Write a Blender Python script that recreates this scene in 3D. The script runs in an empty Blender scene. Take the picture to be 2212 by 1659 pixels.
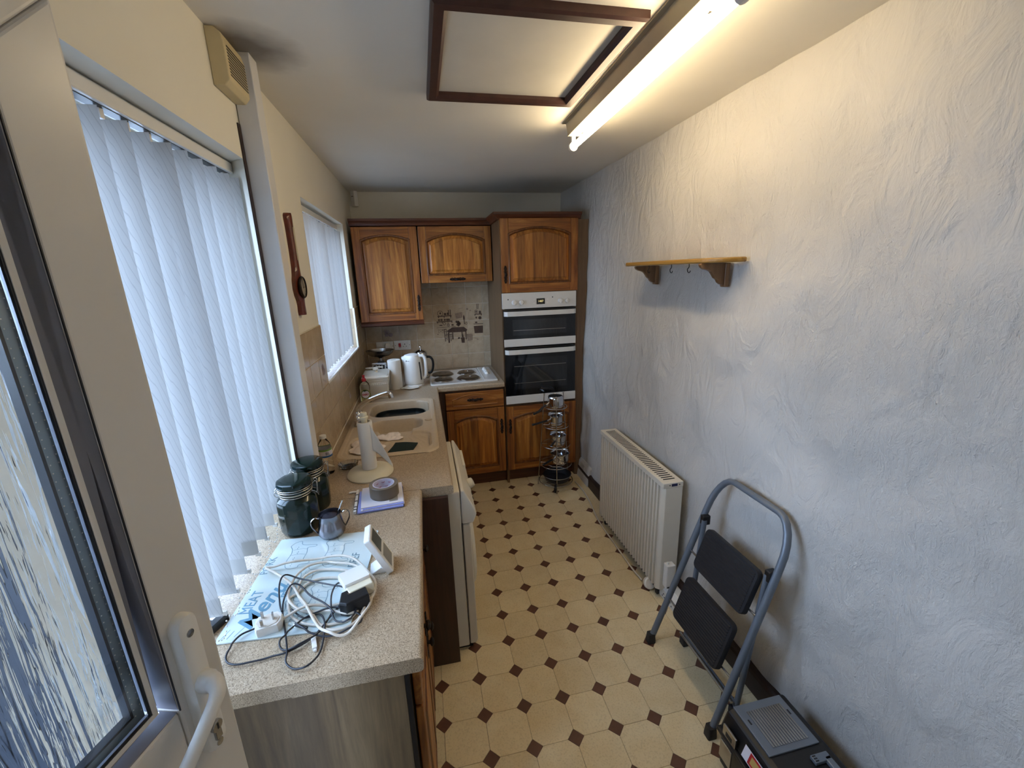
import bpy, math, random
from mathutils import Vector, Matrix, noise as mnoise
random.seed(7)
PI = math.pi
sc = bpy.context.scene
COL = sc.collection

# ------------------------------------------------------------------ camera
cam = bpy.data.cameras.new('camera'); camo = bpy.data.objects.new('camera', cam); COL.objects.link(camo)
cam.sensor_fit = 'HORIZONTAL'; cam.sensor_width = 36.0
cam.lens = 910.757 / 2212 * 36.0
cam.clip_start = 0.02
yaw, pitch, roll = 0.200384, 0.258869, -0.0318769
cy_, sy_, cp_, sp_ = math.cos(yaw), math.sin(yaw), math.cos(pitch), math.sin(pitch)
fw = Vector((sy_ * cp_, cy_ * cp_, -sp_)); r0 = Vector((cy_, -sy_, 0)); u0 = r0.cross(fw)
rt = math.cos(roll) * r0 + math.sin(roll) * u0
up = -math.sin(roll) * r0 + math.cos(roll) * u0
M = Matrix((rt, up, -fw)).transposed().to_4x4()
M.translation = (0.05352, -1.49737, 1.75400)
camo.matrix_world = M
sc.camera = camo

# ------------------------------------------------------------------ sky, daylight, exposure
SKY = 10.2
TUBE = 26.5
world = bpy.data.worlds.new('overcast_sky'); sc.world = world; world.use_nodes = True
wn = world.node_tree; wn.nodes.clear()
wo = wn.nodes.new('ShaderNodeOutputWorld'); wb = wn.nodes.new('ShaderNodeBackground')
tc = wn.nodes.new('ShaderNodeTexCoord'); sx = wn.nodes.new('ShaderNodeSeparateXYZ'); wr = wn.nodes.new('ShaderNodeValToRGB')
wn.links.new(tc.outputs['Generated'], sx.inputs[0]); wn.links.new(sx.outputs['Z'], wr.inputs[0])
wr.color_ramp.elements[0].position = 0.0; wr.color_ramp.elements[0].color = (0.54, 0.71, 1.0, 1)
wr.color_ramp.elements[1].position = 0.9; wr.color_ramp.elements[1].color = (0.46, 0.65, 1.0, 1)
wn.links.new(wr.outputs[0], wb.inputs[0]); wb.inputs[1].default_value = SKY; wn.links.new(wb.outputs[0], wo.inputs[0])

def portal(name, loc, direction, sx_, sy_):
    l = bpy.data.lights.new(name, 'AREA'); l.shape = 'RECTANGLE'; l.size = sx_; l.size_y = sy_
    l.cycles.is_portal = True
    o = bpy.data.objects.new(name, l); COL.objects.link(o); o.location = loc
    o.rotation_euler = Vector(direction).to_track_quat('-Z', 'Y').to_euler()
portal('daylight_doorway', (-0.76, -1.335, 1.0), (1, 0, 0), 0.77, 2.05)
portal('daylight_window_near', (-0.73, -0.33, 1.51), (1, 0, 0), 1.10, 1.24)
portal('daylight_window_far', (-0.73, 1.36, 1.675), (1, 0, 0), 1.14, 0.91)

vs = sc.view_settings
vs.view_transform = 'Standard'; vs.look = 'None'; vs.gamma = 1.0; vs.use_curve_mapping = False
vs.exposure = 0.92

# ------------------------------------------------------------------ materials
def lin(h):
    h = h.lstrip('#'); v = [int(h[i:i + 2], 16) / 255 for i in (0, 2, 4)]
    return tuple(c / 12.92 if c <= .04045 else ((c + .055) / 1.055) ** 2.4 for c in v) + (1,)
def base(name):
    m = bpy.data.materials.new(name); m.use_nodes = True
    nt = m.node_tree; b = nt.nodes['Principled BSDF']
    return m, nt, b
def coords(nt, scale=(1, 1, 1), kind='Object'):
    t = nt.nodes.new('ShaderNodeTexCoord'); mp = nt.nodes.new('ShaderNodeMapping'); mp.inputs['Scale'].default_value = scale
    nt.links.new(t.outputs[kind], mp.inputs['Vector']); return mp.outputs['Vector']
def nz(nt, vec, scale, detail=3, rough=.55, dist=0.0):
    n = nt.nodes.new('ShaderNodeTexNoise'); n.inputs['Scale'].default_value = scale; n.inputs['Detail'].default_value = detail
    n.inputs['Roughness'].default_value = rough; n.inputs['Distortion'].default_value = dist
    if vec: nt.links.new(vec, n.inputs['Vector'])
    return n.outputs['Fac']
def ramp(nt, fac, stops):
    r = nt.nodes.new('ShaderNodeValToRGB'); e = r.color_ramp.elements
    while len(e) < len(stops): e.new(0.5)
    for el, (p, c) in zip(e, stops): el.position = p; el.color = c
    nt.links.new(fac, r.inputs['Fac']); return r.outputs['Color']
def mixc(nt, f, a, b, mode='MIX'):
    n = nt.nodes.new('ShaderNodeMix'); n.data_type = 'RGBA'; n.blend_type = mode
    for s, v in ((n.inputs[0], f), (n.inputs[6], a), (n.inputs[7], b)):
        if isinstance(v, (int, float)): s.default_value = v
        elif isinstance(v, tuple): s.default_value = v
        else: nt.links.new(v, s)
    return n.outputs[2]
def bump(nt, b, h, strength=.2, dist=.002, prev=None):
    n = nt.nodes.new('ShaderNodeBump'); n.inputs['Strength'].default_value = strength; n.inputs['Distance'].default_value = dist
    nt.links.new(h, n.inputs['Height'])
    if prev: nt.links.new(prev, n.inputs['Normal'])
    nt.links.new(n.outputs['Normal'], b.inputs['Normal']); return n.outputs['Normal']
def shade(c, k): return tuple(min(1, x * k) for x in c[:3]) + (1,)
def mat(name, col, rough=.5, metal=0.0, var=.06, vs_=12.0, bmp=0.0, bs=200.0, coat=0.0, spec=None):
    m, nt, b = base(name); c = lin(col)
    v = coords(nt)
    f = nz(nt, v, vs_, 4)
    nt.links.new(ramp(nt, f, [(.3, shade(c, 1 - var)), (.7, shade(c, 1 + var))]), b.inputs['Base Color'])
    b.inputs['Roughness'].default_value = rough; b.inputs['Metallic'].default_value = metal
    b.inputs['Coat Weight'].default_value = coat
    if spec is not None: b.inputs['Specular IOR Level'].default_value = spec
    if bmp: bump(nt, b, nz(nt, v, bs, 2), bmp, .001)
    return m
def oak(name, dark, mid, light, axis='z', stave=None, stave_axis=0, rough=.42, k=1.0):
    m, nt, b = base(name)
    s = {'z': (26, 26, 1.6), 'x': (1.6, 26, 26), 'y': (26, 1.6, 26)}[axis]
    v = coords(nt, s)
    oi = nt.nodes.new('ShaderNodeObjectInfo')
    ad = nt.nodes.new('ShaderNodeVectorMath'); ad.operation = 'ADD'
    sc_ = nt.nodes.new('ShaderNodeVectorMath'); sc_.operation = 'SCALE'; sc_.inputs['Scale'].default_value = 13.0
    cb = nt.nodes.new('ShaderNodeCombineXYZ')
    for i in range(3): nt.links.new(oi.outputs['Random'], cb.inputs[i])
    nt.links.new(cb.outputs[0], sc_.inputs[0]); nt.links.new(v, ad.inputs[0]); nt.links.new(sc_.outputs[0], ad.inputs[1])
    v = ad.outputs[0]
    f = nz(nt, v, 1.0 * k, 6, .6, 1.2)
    col = ramp(nt, f, [(.28, lin(dark)), (.5, lin(mid)), (.72, lin(light))])
    f2 = nz(nt, v, 7.0, 3, .7)
    col = mixc(nt, .35, col, ramp(nt, f2, [(.3, (.45, .42, .4, 1)), (.6, (1, 1, 1, 1))]), 'MULTIPLY')
    if stave:
        t = nt.nodes.new('ShaderNodeTexCoord'); sp = nt.nodes.new('ShaderNodeSeparateXYZ'); nt.links.new(t.outputs['Object'], sp.inputs[0])
        d = nt.nodes.new('ShaderNodeMath'); d.operation = 'DIVIDE'; nt.links.new(sp.outputs[stave_axis], d.inputs[0]); d.inputs[1].default_value = stave
        fl = nt.nodes.new('ShaderNodeMath'); fl.operation = 'FLOOR'; nt.links.new(d.outputs[0], fl.inputs[0])
        a2 = nt.nodes.new('ShaderNodeMath'); a2.operation = 'ADD'; nt.links.new(fl.outputs[0], a2.inputs[0]); nt.links.new(oi.outputs['Random'], a2.inputs[1])
        w = nt.nodes.new('ShaderNodeTexWhiteNoise'); w.noise_dimensions = '1D'; nt.links.new(a2.outputs[0], w.inputs['W'])
        col = mixc(nt, 1.0, col, ramp(nt, w.outputs['Value'], [(0, (.68, .64, .6, 1)), (.5, (.95, .95, .95, 1)), (1, (1.25, 1.2, 1.1, 1))]), 'MULTIPLY')
    nt.links.new(col, b.inputs['Base Color']); b.inputs['Roughness'].default_value = rough
    b.inputs['Coat Weight'].default_value = .12; b.inputs['Coat Roughness'].default_value = .3
    bump(nt, b, f2, .12, .001)
    return m
def glassy(name, col=(1, 1, 1, 1), rough=0.0, ior=1.45):
    m, nt, b = base(name); b.inputs['Transmission Weight'].default_value = 1; b.inputs['IOR'].default_value = ior
    b.inputs['Base Color'].default_value = col; b.inputs['Roughness'].default_value = rough
    return m, nt, b
MT = {}
MT['paint'] = mat('off_white_wall_paint', '#E0DACB', .75, var=.025, vs_=3, bmp=.12, bs=120)
MT['ceiling'] = mat('flat_ceiling_paint', '#E2DCD0', .8, var=.03, vs_=2.5, bmp=.06, bs=90)
MT['batten'] = mat('aged_cream_batten', '#A89C82', .4, var=.03)
MT['bowl_steel'] = mat('worn_stainless_steel', '#86848A', .2, 1.0, var=.15, vs_=30)
MT['frame_grey'] = mat('dark_grey_door_frame', '#26282E', .5)  # kept dark so the daylit door opening looks dim through the glass
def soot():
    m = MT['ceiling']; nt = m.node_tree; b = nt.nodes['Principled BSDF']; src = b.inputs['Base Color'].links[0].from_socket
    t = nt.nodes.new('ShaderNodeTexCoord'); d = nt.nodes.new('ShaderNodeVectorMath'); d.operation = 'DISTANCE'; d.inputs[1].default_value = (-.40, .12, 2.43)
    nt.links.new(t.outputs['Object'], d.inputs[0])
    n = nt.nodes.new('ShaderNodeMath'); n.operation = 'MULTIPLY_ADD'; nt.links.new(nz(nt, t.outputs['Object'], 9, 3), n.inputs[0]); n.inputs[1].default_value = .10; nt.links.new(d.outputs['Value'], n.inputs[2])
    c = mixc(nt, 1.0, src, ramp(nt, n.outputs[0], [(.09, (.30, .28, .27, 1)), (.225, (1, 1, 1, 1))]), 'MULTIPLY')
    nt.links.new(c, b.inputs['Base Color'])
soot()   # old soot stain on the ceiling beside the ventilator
MT['hatch_board'] = mat('painted_hatch_board', '#C2BCB0', .8, var=.04, vs_=6)
MT['gloss_white'] = mat('white_gloss_woodwork', '#D2D0CE', .3, var=.03, vs_=6)
MT['pvc'] = mat('white_pvc', '#D2CDC6', .28, var=.02, vs_=4)
MT['pvc_dark'] = mat('door_gasket_black', '#1A1A1E', .5)
MT['gasket_grey'] = mat('grey_glazing_bead', '#77757C', .35)
MT['white_plastic'] = mat('white_plastic', '#DFDCD6', .35, var=.02)
MT['old_white'] = mat('aged_cable_white', '#CFC6B8', .45, var=.09, vs_=60)
MT['cream_plastic'] = mat('aged_cream_plastic', '#C9B88F', .45, var=.05)
MT['black_plastic'] = mat('black_plastic', '#141416', .4, var=.1)
MT['black_rubber'] = mat('black_rubber', '#1B1B1F', .55, var=.2, vs_=40, bmp=.3, bs=90)
MT['black_cable'] = mat('black_cable', '#20222A', .4)
MT['appliance'] = mat('appliance_white', '#DAD2C2', .3, var=.02)
MT['enamel'] = mat('white_enamel', '#D8D5CF', .16, var=.02, coat=.4)
MT['chrome'] = mat('chrome', '#D8D8DA', .08, 1.0, var=.02)
MT['steel'] = mat('brushed_steel', '#B4B2B0', .24, 1.0, var=.1, vs_=30)
MT['wire'] = mat('bright_wire', '#BDB8B0', .25, 1.0)
MT['bronze'] = mat('dark_bronze_handle', '#241C18', .45, .6, var=.25, vs_=60)
MT['hotplate'] = mat('hotplate_steel', '#7F7468', .3, 1.0, var=.12, vs_=40)
MT['black_glass'] = mat('black_oven_glass', '#0B0B0D', .06, var=.1, coat=.3)
MT['oven_window'] = mat('dark_oven_window', '#1E2023', .05, var=.2, coat=.5)
MT['green_glaze'] = mat('dark_green_glaze', '#0B1D17', .16, var=.18, vs_=20, coat=.15, spec=.35)
MT['ladder'] = mat('grey_ladder_paint', '#6D7580', .38, .25, var=.06)
MT['mahogany'] = mat('red_mahogany', '#5A2212', .28, var=.35, vs_=30, coat=.4)
MT['dark_frame'] = mat('dark_brown_stained_frame', '#3A201A', .42, var=.25, vs_=25, bmp=.2, bs=80)
MT['skirting'] = mat('dark_brown_skirting', '#2E1E19', .5, var=.25, vs_=20)
MT['paper'] = mat('white_paper', '#D9D6DE', .8, var=.03)
MT['blue_paper'] = mat('blue_tinted_paper', '#8E98D8', .7, var=.05)
MT['navy'] = mat('navy_card', '#20244A', .6)
MT['tissue'] = mat('paper_towel', '#DCD6CC', .9, var=.03, bmp=.5, bs=260)
MT['cream_wood'] = mat('cream_painted_wood', '#D6CDB4', .5, var=.04)
MT['ceramic'] = mat('cream_ceramic', '#D6CFC0', .18, var=.03, coat=.3)
MT['cloth'] = mat('pale_pink_cloth', '#F0E4DC', .95, var=.1, vs_=40, bmp=.6, bs=300)
MT['sponge'] = mat('dark_green_scourer', '#122420', .95, var=.4, vs_=200, bmp=1, bs=500)
MT['dishwater'] = mat('dark_washing_bowl', '#0A1214', .25, var=.2)
MT['sink'] = mat('beige_composite_sink', '#C3AF93', .42, var=.04, vs_=60)
MT['red'] = mat('red_plastic', '#B01E28', .35)
MT['tape_brown'] = mat('brown_parcel_tape', '#6B6052', .3, var=.05)
MT['tape_core'] = mat('pale_cardboard_core', '#C9C4D0', .6)
MT['ink_red'] = mat('red_print', '#A03050', .6)
MT['ink_brown'] = mat('brown_tile_print', '#4A352A', .5, var=.25, vs_=60)
MT['ink_brown2'] = mat('faded_brown_tile_print', '#8C7560', .5, var=.25, vs_=60)
MT['ink_pink'] = mat('mauve_tile_print', '#8F7A74', .5, var=.25, vs_=80)
MT['ink_blue'] = mat('slate_blue_print', '#5F8EA6', .4, var=.1, vs_=90)
MT['ink_grey'] = mat('grey_print', '#6C8792', .4, var=.1)
MT['grout'] = mat('beige_grout', '#DDD2BE', .9)
MT['grout_dark'] = mat('brown_floor_joint', '#5E4A38', .9)
MT['yellow'] = mat('gold_print', '#B89A5A', .5)
MT['pine'] = oak('honey_pine', '#7E5A22', '#9A732E', '#AE8844', 'y')
MT['pine_bracket'] = oak('brown_pine', '#68482A', '#785636', '#886440', 'z')
MT['oak_v'] = oak('oak_vertical_grain', '#62300F', '#96581E', '#BC7E3A', 'z')
MT['oak_h'] = oak('oak_horizontal_grain', '#62300F', '#96581E', '#BC7E3A', 'x')
MT['oak_panel'] = oak('oak_stave_panel', '#703C10', '#A66622', '#CA8C42', 'z', stave=.062)
MT['oak_groove'] = oak('oak_moulding_darker', '#45200A', '#6A3A12', '#86521F', 'z')  # darker oak for the moulding round the door panels
MT['oak_dk'] = oak('dark_oak_moulding', '#3C1C0E', '#582D18', '#6E3E20', 'x')
MT['oak_yv'] = MT['oak_v']
MT['veneer'] = oak('brown_oak_veneer', '#5A4430', '#6C5238', '#7C6044', 'z', k=.8)
MT['veneer_grey'] = oak('weathered_oak_veneer', '#5C4B37', '#746046', '#8A7455', 'z', k=.7)
MT['veneer_dark'] = oak('dark_panel_veneer', '#2A1812', '#3A231A', '#452B20', 'z', k=.8)

def speckled():
    m, nt, b = base('speckled_beige_laminate'); v = coords(nt)
    f = nz(nt, v, 420, 2, .6); f2 = nz(nt, v, 900, 1, .5); f3 = nz(nt, v, 6, 3)
    c = ramp(nt, f, [(.34, lin('#6C5A46')), (.45, lin('#AA957A')), (.58, lin('#B9A488')), (.72, lin('#D2C0A8'))])
    c = mixc(nt, .5, c, ramp(nt, f2, [(.33, lin('#6E6254')), (.42, (1, 1, 1, 1))]), 'MULTIPLY')
    c = mixc(nt, .25, c, ramp(nt, f3, [(.3, (.86, .82, .76, 1)), (.7, (1, 1, 1, 1))]), 'MULTIPLY')
    nt.links.new(c, b.inputs['Base Color']); b.inputs['Roughness'].default_value = .38
    return m
MT['laminate'] = speckled()
def tilemat(name, a, bcol, rough, grain, gs=9):
    m, nt, b = base(name); v = coords(nt)
    oi = nt.nodes.new('ShaderNodeObjectInfo')
    sc_ = nt.nodes.new('ShaderNodeVectorMath'); sc_.operation = 'SCALE'; sc_.inputs['Scale'].default_value = 31.0
    cb = nt.nodes.new('ShaderNodeCombineXYZ')
    for i in range(3): nt.links.new(oi.outputs['Random'], cb.inputs[i])
    nt.links.new(cb.outputs[0], sc_.inputs[0])
    ad = nt.nodes.new('ShaderNodeVectorMath'); nt.links.new(v, ad.inputs[0]); nt.links.new(sc_.outputs[0], ad.inputs[1])
    f = nz(nt, ad.outputs[0], gs, 6, .65, .6); f2 = nz(nt, ad.outputs[0], gs * 22, 3, .6)
    c = ramp(nt, f, [(.3, lin(a)), (.7, lin(bcol))])
    c = mixc(nt, grain, c, ramp(nt, f2, [(.35, (.6, .55, .48, 1)), (.5, (1, 1, 1, 1))]), 'MULTIPLY')
    tint = ramp(nt, oi.outputs['Random'], [(0, (.93, .92, .9, 1)), (1, (1.05, 1.05, 1.04, 1))])
    c = mixc(nt, 1.0, c, tint, 'MULTIPLY')
    nt.links.new(c, b.inputs['Base Color']); b.inputs['Roughness'].default_value = rough
    bump(nt, b, f, .08, .002)
    return m
MT['wall_tile'] = tilemat('mottled_beige_wall_tile', '#AE987C', '#C5B095', .2, .12, 11)
MT['sill_tile'] = tilemat('mottled_pinkish_sill_tile', '#A89890', '#C9BEB8', .25, .3, 30)
MT['floor_tile'] = tilemat('cream_vinyl_octagon', '#DCC69B', '#E6D5B0', .42, .34, 7)
MT['floor_inset'] = tilemat('brown_vinyl_inset', '#5C3A2C', '#6A4534', .42, .2, 20)
def plaster():
    m, nt, b = base('rough_painted_plaster'); v = coords(nt)
    c = ramp(nt, nz(nt, v, 1.7, 4), [(.3, lin('#BFBBB5')), (.7, lin('#CBC7C1'))])
    nt.links.new(c, b.inputs['Base Color']); b.inputs['Roughness'].default_value = .62
    v2 = coords(nt, (1, 1.0, .55))
    n1 = bump(nt, b, nz(nt, v2, 9, 4, .55, 1.6), .6, .028)
    mk = ramp(nt, nz(nt, v, 1.3, 2), [(.42, (.12, .12, .12, 1)), (.62, (1, 1, 1, 1))])
    rough_ = mixc(nt, 1.0, nz(nt, v2, 62, 4, .65, 2.4), mk, 'MULTIPLY')
    n2 = bump(nt, b, rough_, .7, .008, n1)
    vo = nt.nodes.new('ShaderNodeTexVoronoi'); vo.inputs['Scale'].default_value = 55; nt.links.new(v, vo.inputs['Vector'])
    pip = ramp(nt, vo.outputs['Distance'], [(0.0, (1, 1, 1, 1)), (.16, (0, 0, 0, 1))])
    bump(nt, b, pip, .35, .004, n2)
    return m
MT['plaster'] = plaster()
def blindmat():
    m = bpy.data.materials.new('white_blind_fabric'); m.use_nodes = True; nt = m.node_tree; nt.nodes.clear()
    out = nt.nodes.new('ShaderNodeOutputMaterial'); mx = nt.nodes.new('ShaderNodeMixShader'); d = nt.nodes.new('ShaderNodeBsdfDiffuse'); t = nt.nodes.new('ShaderNodeBsdfTranslucent')
    v = coords(nt, (1, 1, .28)); w = nt.nodes.new('ShaderNodeTexWave'); w.bands_direction = 'DIAGONAL'; w.inputs['Scale'].default_value = 55; w.inputs['Distortion'].default_value = 7
    w.inputs['Detail'].default_value = 2; w.inputs['Detail Scale'].default_value = .5; nt.links.new(v, w.inputs['Vector'])
    c = ramp(nt, w.outputs['Fac'], [(.01, lin('#C9C7C4')), (.06, lin('#DEDCD8'))])
    c2 = ramp(nt, w.outputs['Fac'], [(.01, (.25, .25, .25, 1)), (.06, (.29, .29, .29, 1))])
    nt.links.new(c, d.inputs['Color']); nt.links.new(c2, t.inputs['Color'])
    mx.inputs[0].default_value = .42; nt.links.new(d.outputs[0], mx.inputs[1]); nt.links.new(t.outputs[0], mx.inputs[2]); nt.links.new(mx.outputs[0], out.inputs[0])
    return m
MT['blind'] = blindmat()
MT['blind_foot'] = mat('doubled_blind_fabric', '#B5B3AE', .9, var=.03)
def windowpane(nm, tcol):
    m = bpy.data.materials.new(nm); m.use_nodes = True; nt = m.node_tree; nt.nodes.clear()
    out = nt.nodes.new('ShaderNodeOutputMaterial'); mx = nt.nodes.new('ShaderNodeMixShader'); t = nt.nodes.new('ShaderNodeBsdfTransparent'); g = nt.nodes.new('ShaderNodeBsdfGlossy')
    fr = nt.nodes.new('ShaderNodeFresnel'); fr.inputs[0].default_value = 1.45; t.inputs[0].default_value = tcol; g.inputs['Roughness'].default_value = .02
    nt.links.new(fr.outputs[0], mx.inputs[0]); nt.links.new(t.outputs[0], mx.inputs[1]); nt.links.new(g.outputs[0], mx.inputs[2]); nt.links.new(mx.outputs[0], out.inputs[0])
    return m
MT['pane'] = windowpane('clear_window_glass', (.93, .96, .95, 1))
MT['pane_dimmed'] = windowpane('dimmed_window_glass', (.70, .72, .72, 1))  # grey tint added to cut the daylight coming through the near window
def rainglass():
    m, nt, b = glassy('rain_textured_glass', (.93, .97, .98, 1), .04, 1.4)
    v = coords(nt, (70, 70, 4.0))
    f = nz(nt, v, 1.3, 3, .5, .6)
    f = ramp(nt, f, [(.40, (0, 0, 0, 1)), (.62, (1, 1, 1, 1))])
    bump(nt, b, f, .30, .005)
    return m
MT['rain'] = rainglass()
MT['clear_glass'] = glassy('clear_glass', (.95, .96, .96, 1), .02)[0]
MT['clear_plastic'] = glassy('clear_plastic', (.93, .95, .94, 1), .08, 1.3)[0]
MT['detergent'] = glassy('pale_yellow_detergent', (.9, .86, .55, 1), .1, 1.33)[0]
MT['water'] = glassy('still_water', (.95, .98, .99, 1), .02, 1.33)[0]
MT['frost_board'] = mat('pale_blue_glass_board', '#C6D3D2', .18, var=.04, coat=.5)
def emitter(name, col, s):
    m, nt, b = base(name); b.inputs['Base Color'].default_value = col; b.inputs['Emission Color'].default_value = col; b.inputs['Emission Strength'].default_value = s
    return m
MT['tube'] = emitter('lit_fluorescent_tube', (1.0, .80, .50, 1), TUBE)
MT['led'] = emitter('amber_clock_digits', (.9, .75, .35, 1), .5)
MT['lcd'] = mat('grey_lcd_screen', '#4C5450', .2)

# ------------------------------------------------------------------ mesh helpers
class B:
    def __init__(s): s.v = []; s.f = []
    def add(s, vs, fs):
        n = len(s.v); s.v += [tuple(p) for p in vs]; s.f += [tuple(i + n for i in f) for f in fs]; return s
    def box(s, x0, x1, y0, y1, z0, z1):
        return s.add([(x, y, z) for z in (z0, z1) for y in (y0, y1) for x in (x0, x1)],
                     [(0, 2, 3, 1), (4, 5, 7, 6), (0, 1, 5, 4), (2, 6, 7, 3), (0, 4, 6, 2), (1, 3, 7, 5)])
    def loft(s, loops, cap0=True, cap1=True, closed=True):
        n = len(loops[0]); vs = [p for l in loops for p in l]; fs = []
        for k in range(len(loops) - 1):
            for i in range(n if closed else n - 1):
                j = (i + 1) % n
                fs.append((k * n + i, k * n + j, (k + 1) * n + j, (k + 1) * n + i))
        if cap0: fs.append(tuple(range(n - 1, -1, -1)))
        if cap1: fs.append(tuple((len(loops) - 1) * n + i for i in range(n)))
        return s.add(vs, fs)
    def lathe(s, prof, n=24, c=(0, 0, 0), cap0=True, cap1=True, sx=1.0, sy=1.0):
        return s.loft([[(c[0] + r * sx * math.cos(2 * PI * i / n), c[1] + r * sy * math.sin(2 * PI * i / n), c[2] + z) for i in range(n)] for r, z in prof], cap0, cap1)
    def tube(s, pts, r, n=8, closed=False, flat=None):
        P = [Vector(p) for p in pts]; L = len(P); loops = []
        prevn = None
        for i in range(L):
            if closed: t = P[(i + 1) % L] - P[i - 1]
            else: t = P[min(i + 1, L - 1)] - P[max(i - 1, 0)]
            if t.length < 1e-9: t = Vector((0, 0, 1))
            t.normalize()
            if prevn is None:
                a = Vector((0, 0, 1)) if abs(t.z) < .9 else Vector((1, 0, 0))
                nn = (a - t * a.dot(t)).normalized()
            else:
                nn = prevn - t * prevn.dot(t)
                nn = nn.normalized() if nn.length > 1e-6 else Vector((1, 0, 0))
            prevn = nn; bb = t.cross(nn)
            rr = r[i] if isinstance(r, (list, tuple)) else r
            fa, fb = flat if flat else (1, 1)
            loops.append([tuple(P[i] + nn * (rr * fa * math.cos(2 * PI * k / n)) + bb * (rr * fb * math.sin(2 * PI * k / n))) for k in range(n)])
        if closed:
            loops.append(loops[0]); return s.loft(loops, False, False)
        return s.loft(loops)
    def cyl(s, p0, p1, r, n=16, r1=None): return s.tube([p0, p1], [r, r if r1 is None else r1], n)
    def prism(s, poly, axis, a0, a1):
        def P(p, a):
            return {'x': (a, p[0], p[1]), 'y': (p[0], a, p[1]), 'z': (p[0], p[1], a)}[axis]
        n = len(poly)
        vs = [P(p, a0) for p in poly] + [P(p, a1) for p in poly]
        return s.add(vs, [tuple(range(n - 1, -1, -1)), tuple(range(n, 2 * n))] + [(i, (i + 1) % n, n + (i + 1) % n, n + i) for i in range(n)])
    def ball(s, c, r, n=12, m=8, sc_=(1, 1, 1)):
        pr = [(max(1e-4, math.sin(PI * k / m)), -math.cos(PI * k / m)) for k in range(m + 1)]
        return s.loft([[(c[0] + r * sc_[0] * a * math.cos(2 * PI * i / n), c[1] + r * sc_[1] * a * math.sin(2 * PI * i / n), c[2] + r * sc_[2] * z) for i in range(n)] for a, z in pr])
    def ring(s, c, R, r, n=28, k=8, axis='z', sx=1, sy=1):
        pts = []
        for i in range(n):
            a, b_ = R * sx * math.cos(2 * PI * i / n), R * sy * math.sin(2 * PI * i / n)
            pts.append({'z': (c[0] + a, c[1] + b_, c[2]), 'x': (c[0], c[1] + a, c[2] + b_), 'y': (c[0] + a, c[1], c[2] + b_)}[axis])
        return s.tube(pts, r, k, True)
    def xform(s, M, start=0):
        s.v[start:] = [tuple(M @ Vector(p)) for p in s.v[start:]]; return s
    def obj(s, name, m, parent=None, bev=0.0, smooth=None, seg=2, loc=None, rot=None, kind=None, label=None):
        me = bpy.data.meshes.new(name); me.from_pydata(s.v, [], s.f); me.update()
        return link(name, me, m, parent, bev, smooth, seg, loc, rot, kind, label)
def link(name, me, m, parent=None, bev=0.0, smooth=None, seg=2, loc=None, rot=None, kind=None, label=None):
    import bmesh
    bm = bmesh.new(); bm.from_mesh(me); bmesh.ops.recalc_face_normals(bm, faces=bm.faces); bm.to_mesh(me); bm.free()
    if smooth:
        for p in me.polygons: p.use_smooth = True
        me.set_sharp_from_angle(angle=math.radians(smooth))
    o = bpy.data.objects.new(name, me); COL.objects.link(o)
    if m is not None: me.materials.append(MT[m] if isinstance(m, str) else m)
    if bev:
        md = o.modifiers.new('bevel', 'BEVEL'); md.width = bev; md.segments = seg; md.limit_method = 'ANGLE'; md.angle_limit = math.radians(40)
        md.harden_normals = False
    if parent: o.parent = parent
    if loc: o.location = loc
    if rot: o.rotation_euler = rot
    if kind: o['kind'] = kind
    if label: o['label'] = label
    return o
def thing(name, label, cat, loc=(0, 0, 0), rot=(0, 0, 0), group=None):
    o = bpy.data.objects.new(name, None); COL.objects.link(o); o.location = loc; o.rotation_euler = rot
    o.empty_display_size = .05
    o['label'] = label; o['category'] = cat
    if group: o['group'] = group
    return o
def tag(o, label, cat, group=None):
    o['label'] = label; o['category'] = cat
    if group: o['group'] = group
    return o
def struct(o, label=None):
    o['kind'] = 'structure'
    if label: o['label'] = label
    return o
def dup(root, loc, label, rot=None):
    r = root.copy(); COL.objects.link(r); r.location = loc; r['label'] = label
    if rot: r.rotation_euler = rot
    for ch in list(root.children):
        c = ch.copy(); COL.objects.link(c); c.parent = r
        for g in ch.children:
            d = g.copy(); COL.objects.link(d); d.parent = c
    return r
def bez(pts, n=6, closed=False):
    """Catmull-Rom through pts."""
    P = [Vector(p) for p in pts]; out = []; L = len(P)
    for i in range(L if closed else L - 1):
        if closed: a, b_, c, d = P[i - 1], P[i], P[(i + 1) % L], P[(i + 2) % L]
        else: a, b_, c, d = P[max(i - 1, 0)], P[i], P[i + 1], P[min(i + 2, L - 1)]
        for k in range(n):
            t = k / n
            out.append(.5 * ((2 * b_) + (c - a) * t + (2 * a - 5 * b_ + 4 * c - d) * t * t + (3 * b_ - a - 3 * c + d) * t ** 3))
    if not closed: out.append(P[-1])
    return [tuple(p) for p in out]
def rrect(x0, x1, y0, y1, r, n=5):
    out = []
    for cx, cy, a0 in ((x1 - r, y1 - r, 0), (x0 + r, y1 - r, 90), (x0 + r, y0 + r, 180), (x1 - r, y0 + r, 270)):
        for k in range(n + 1):
            a = math.radians(a0 + 90 * k / n); out.append((cx + r * math.cos(a), cy + r * math.sin(a)))
    return out
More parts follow.
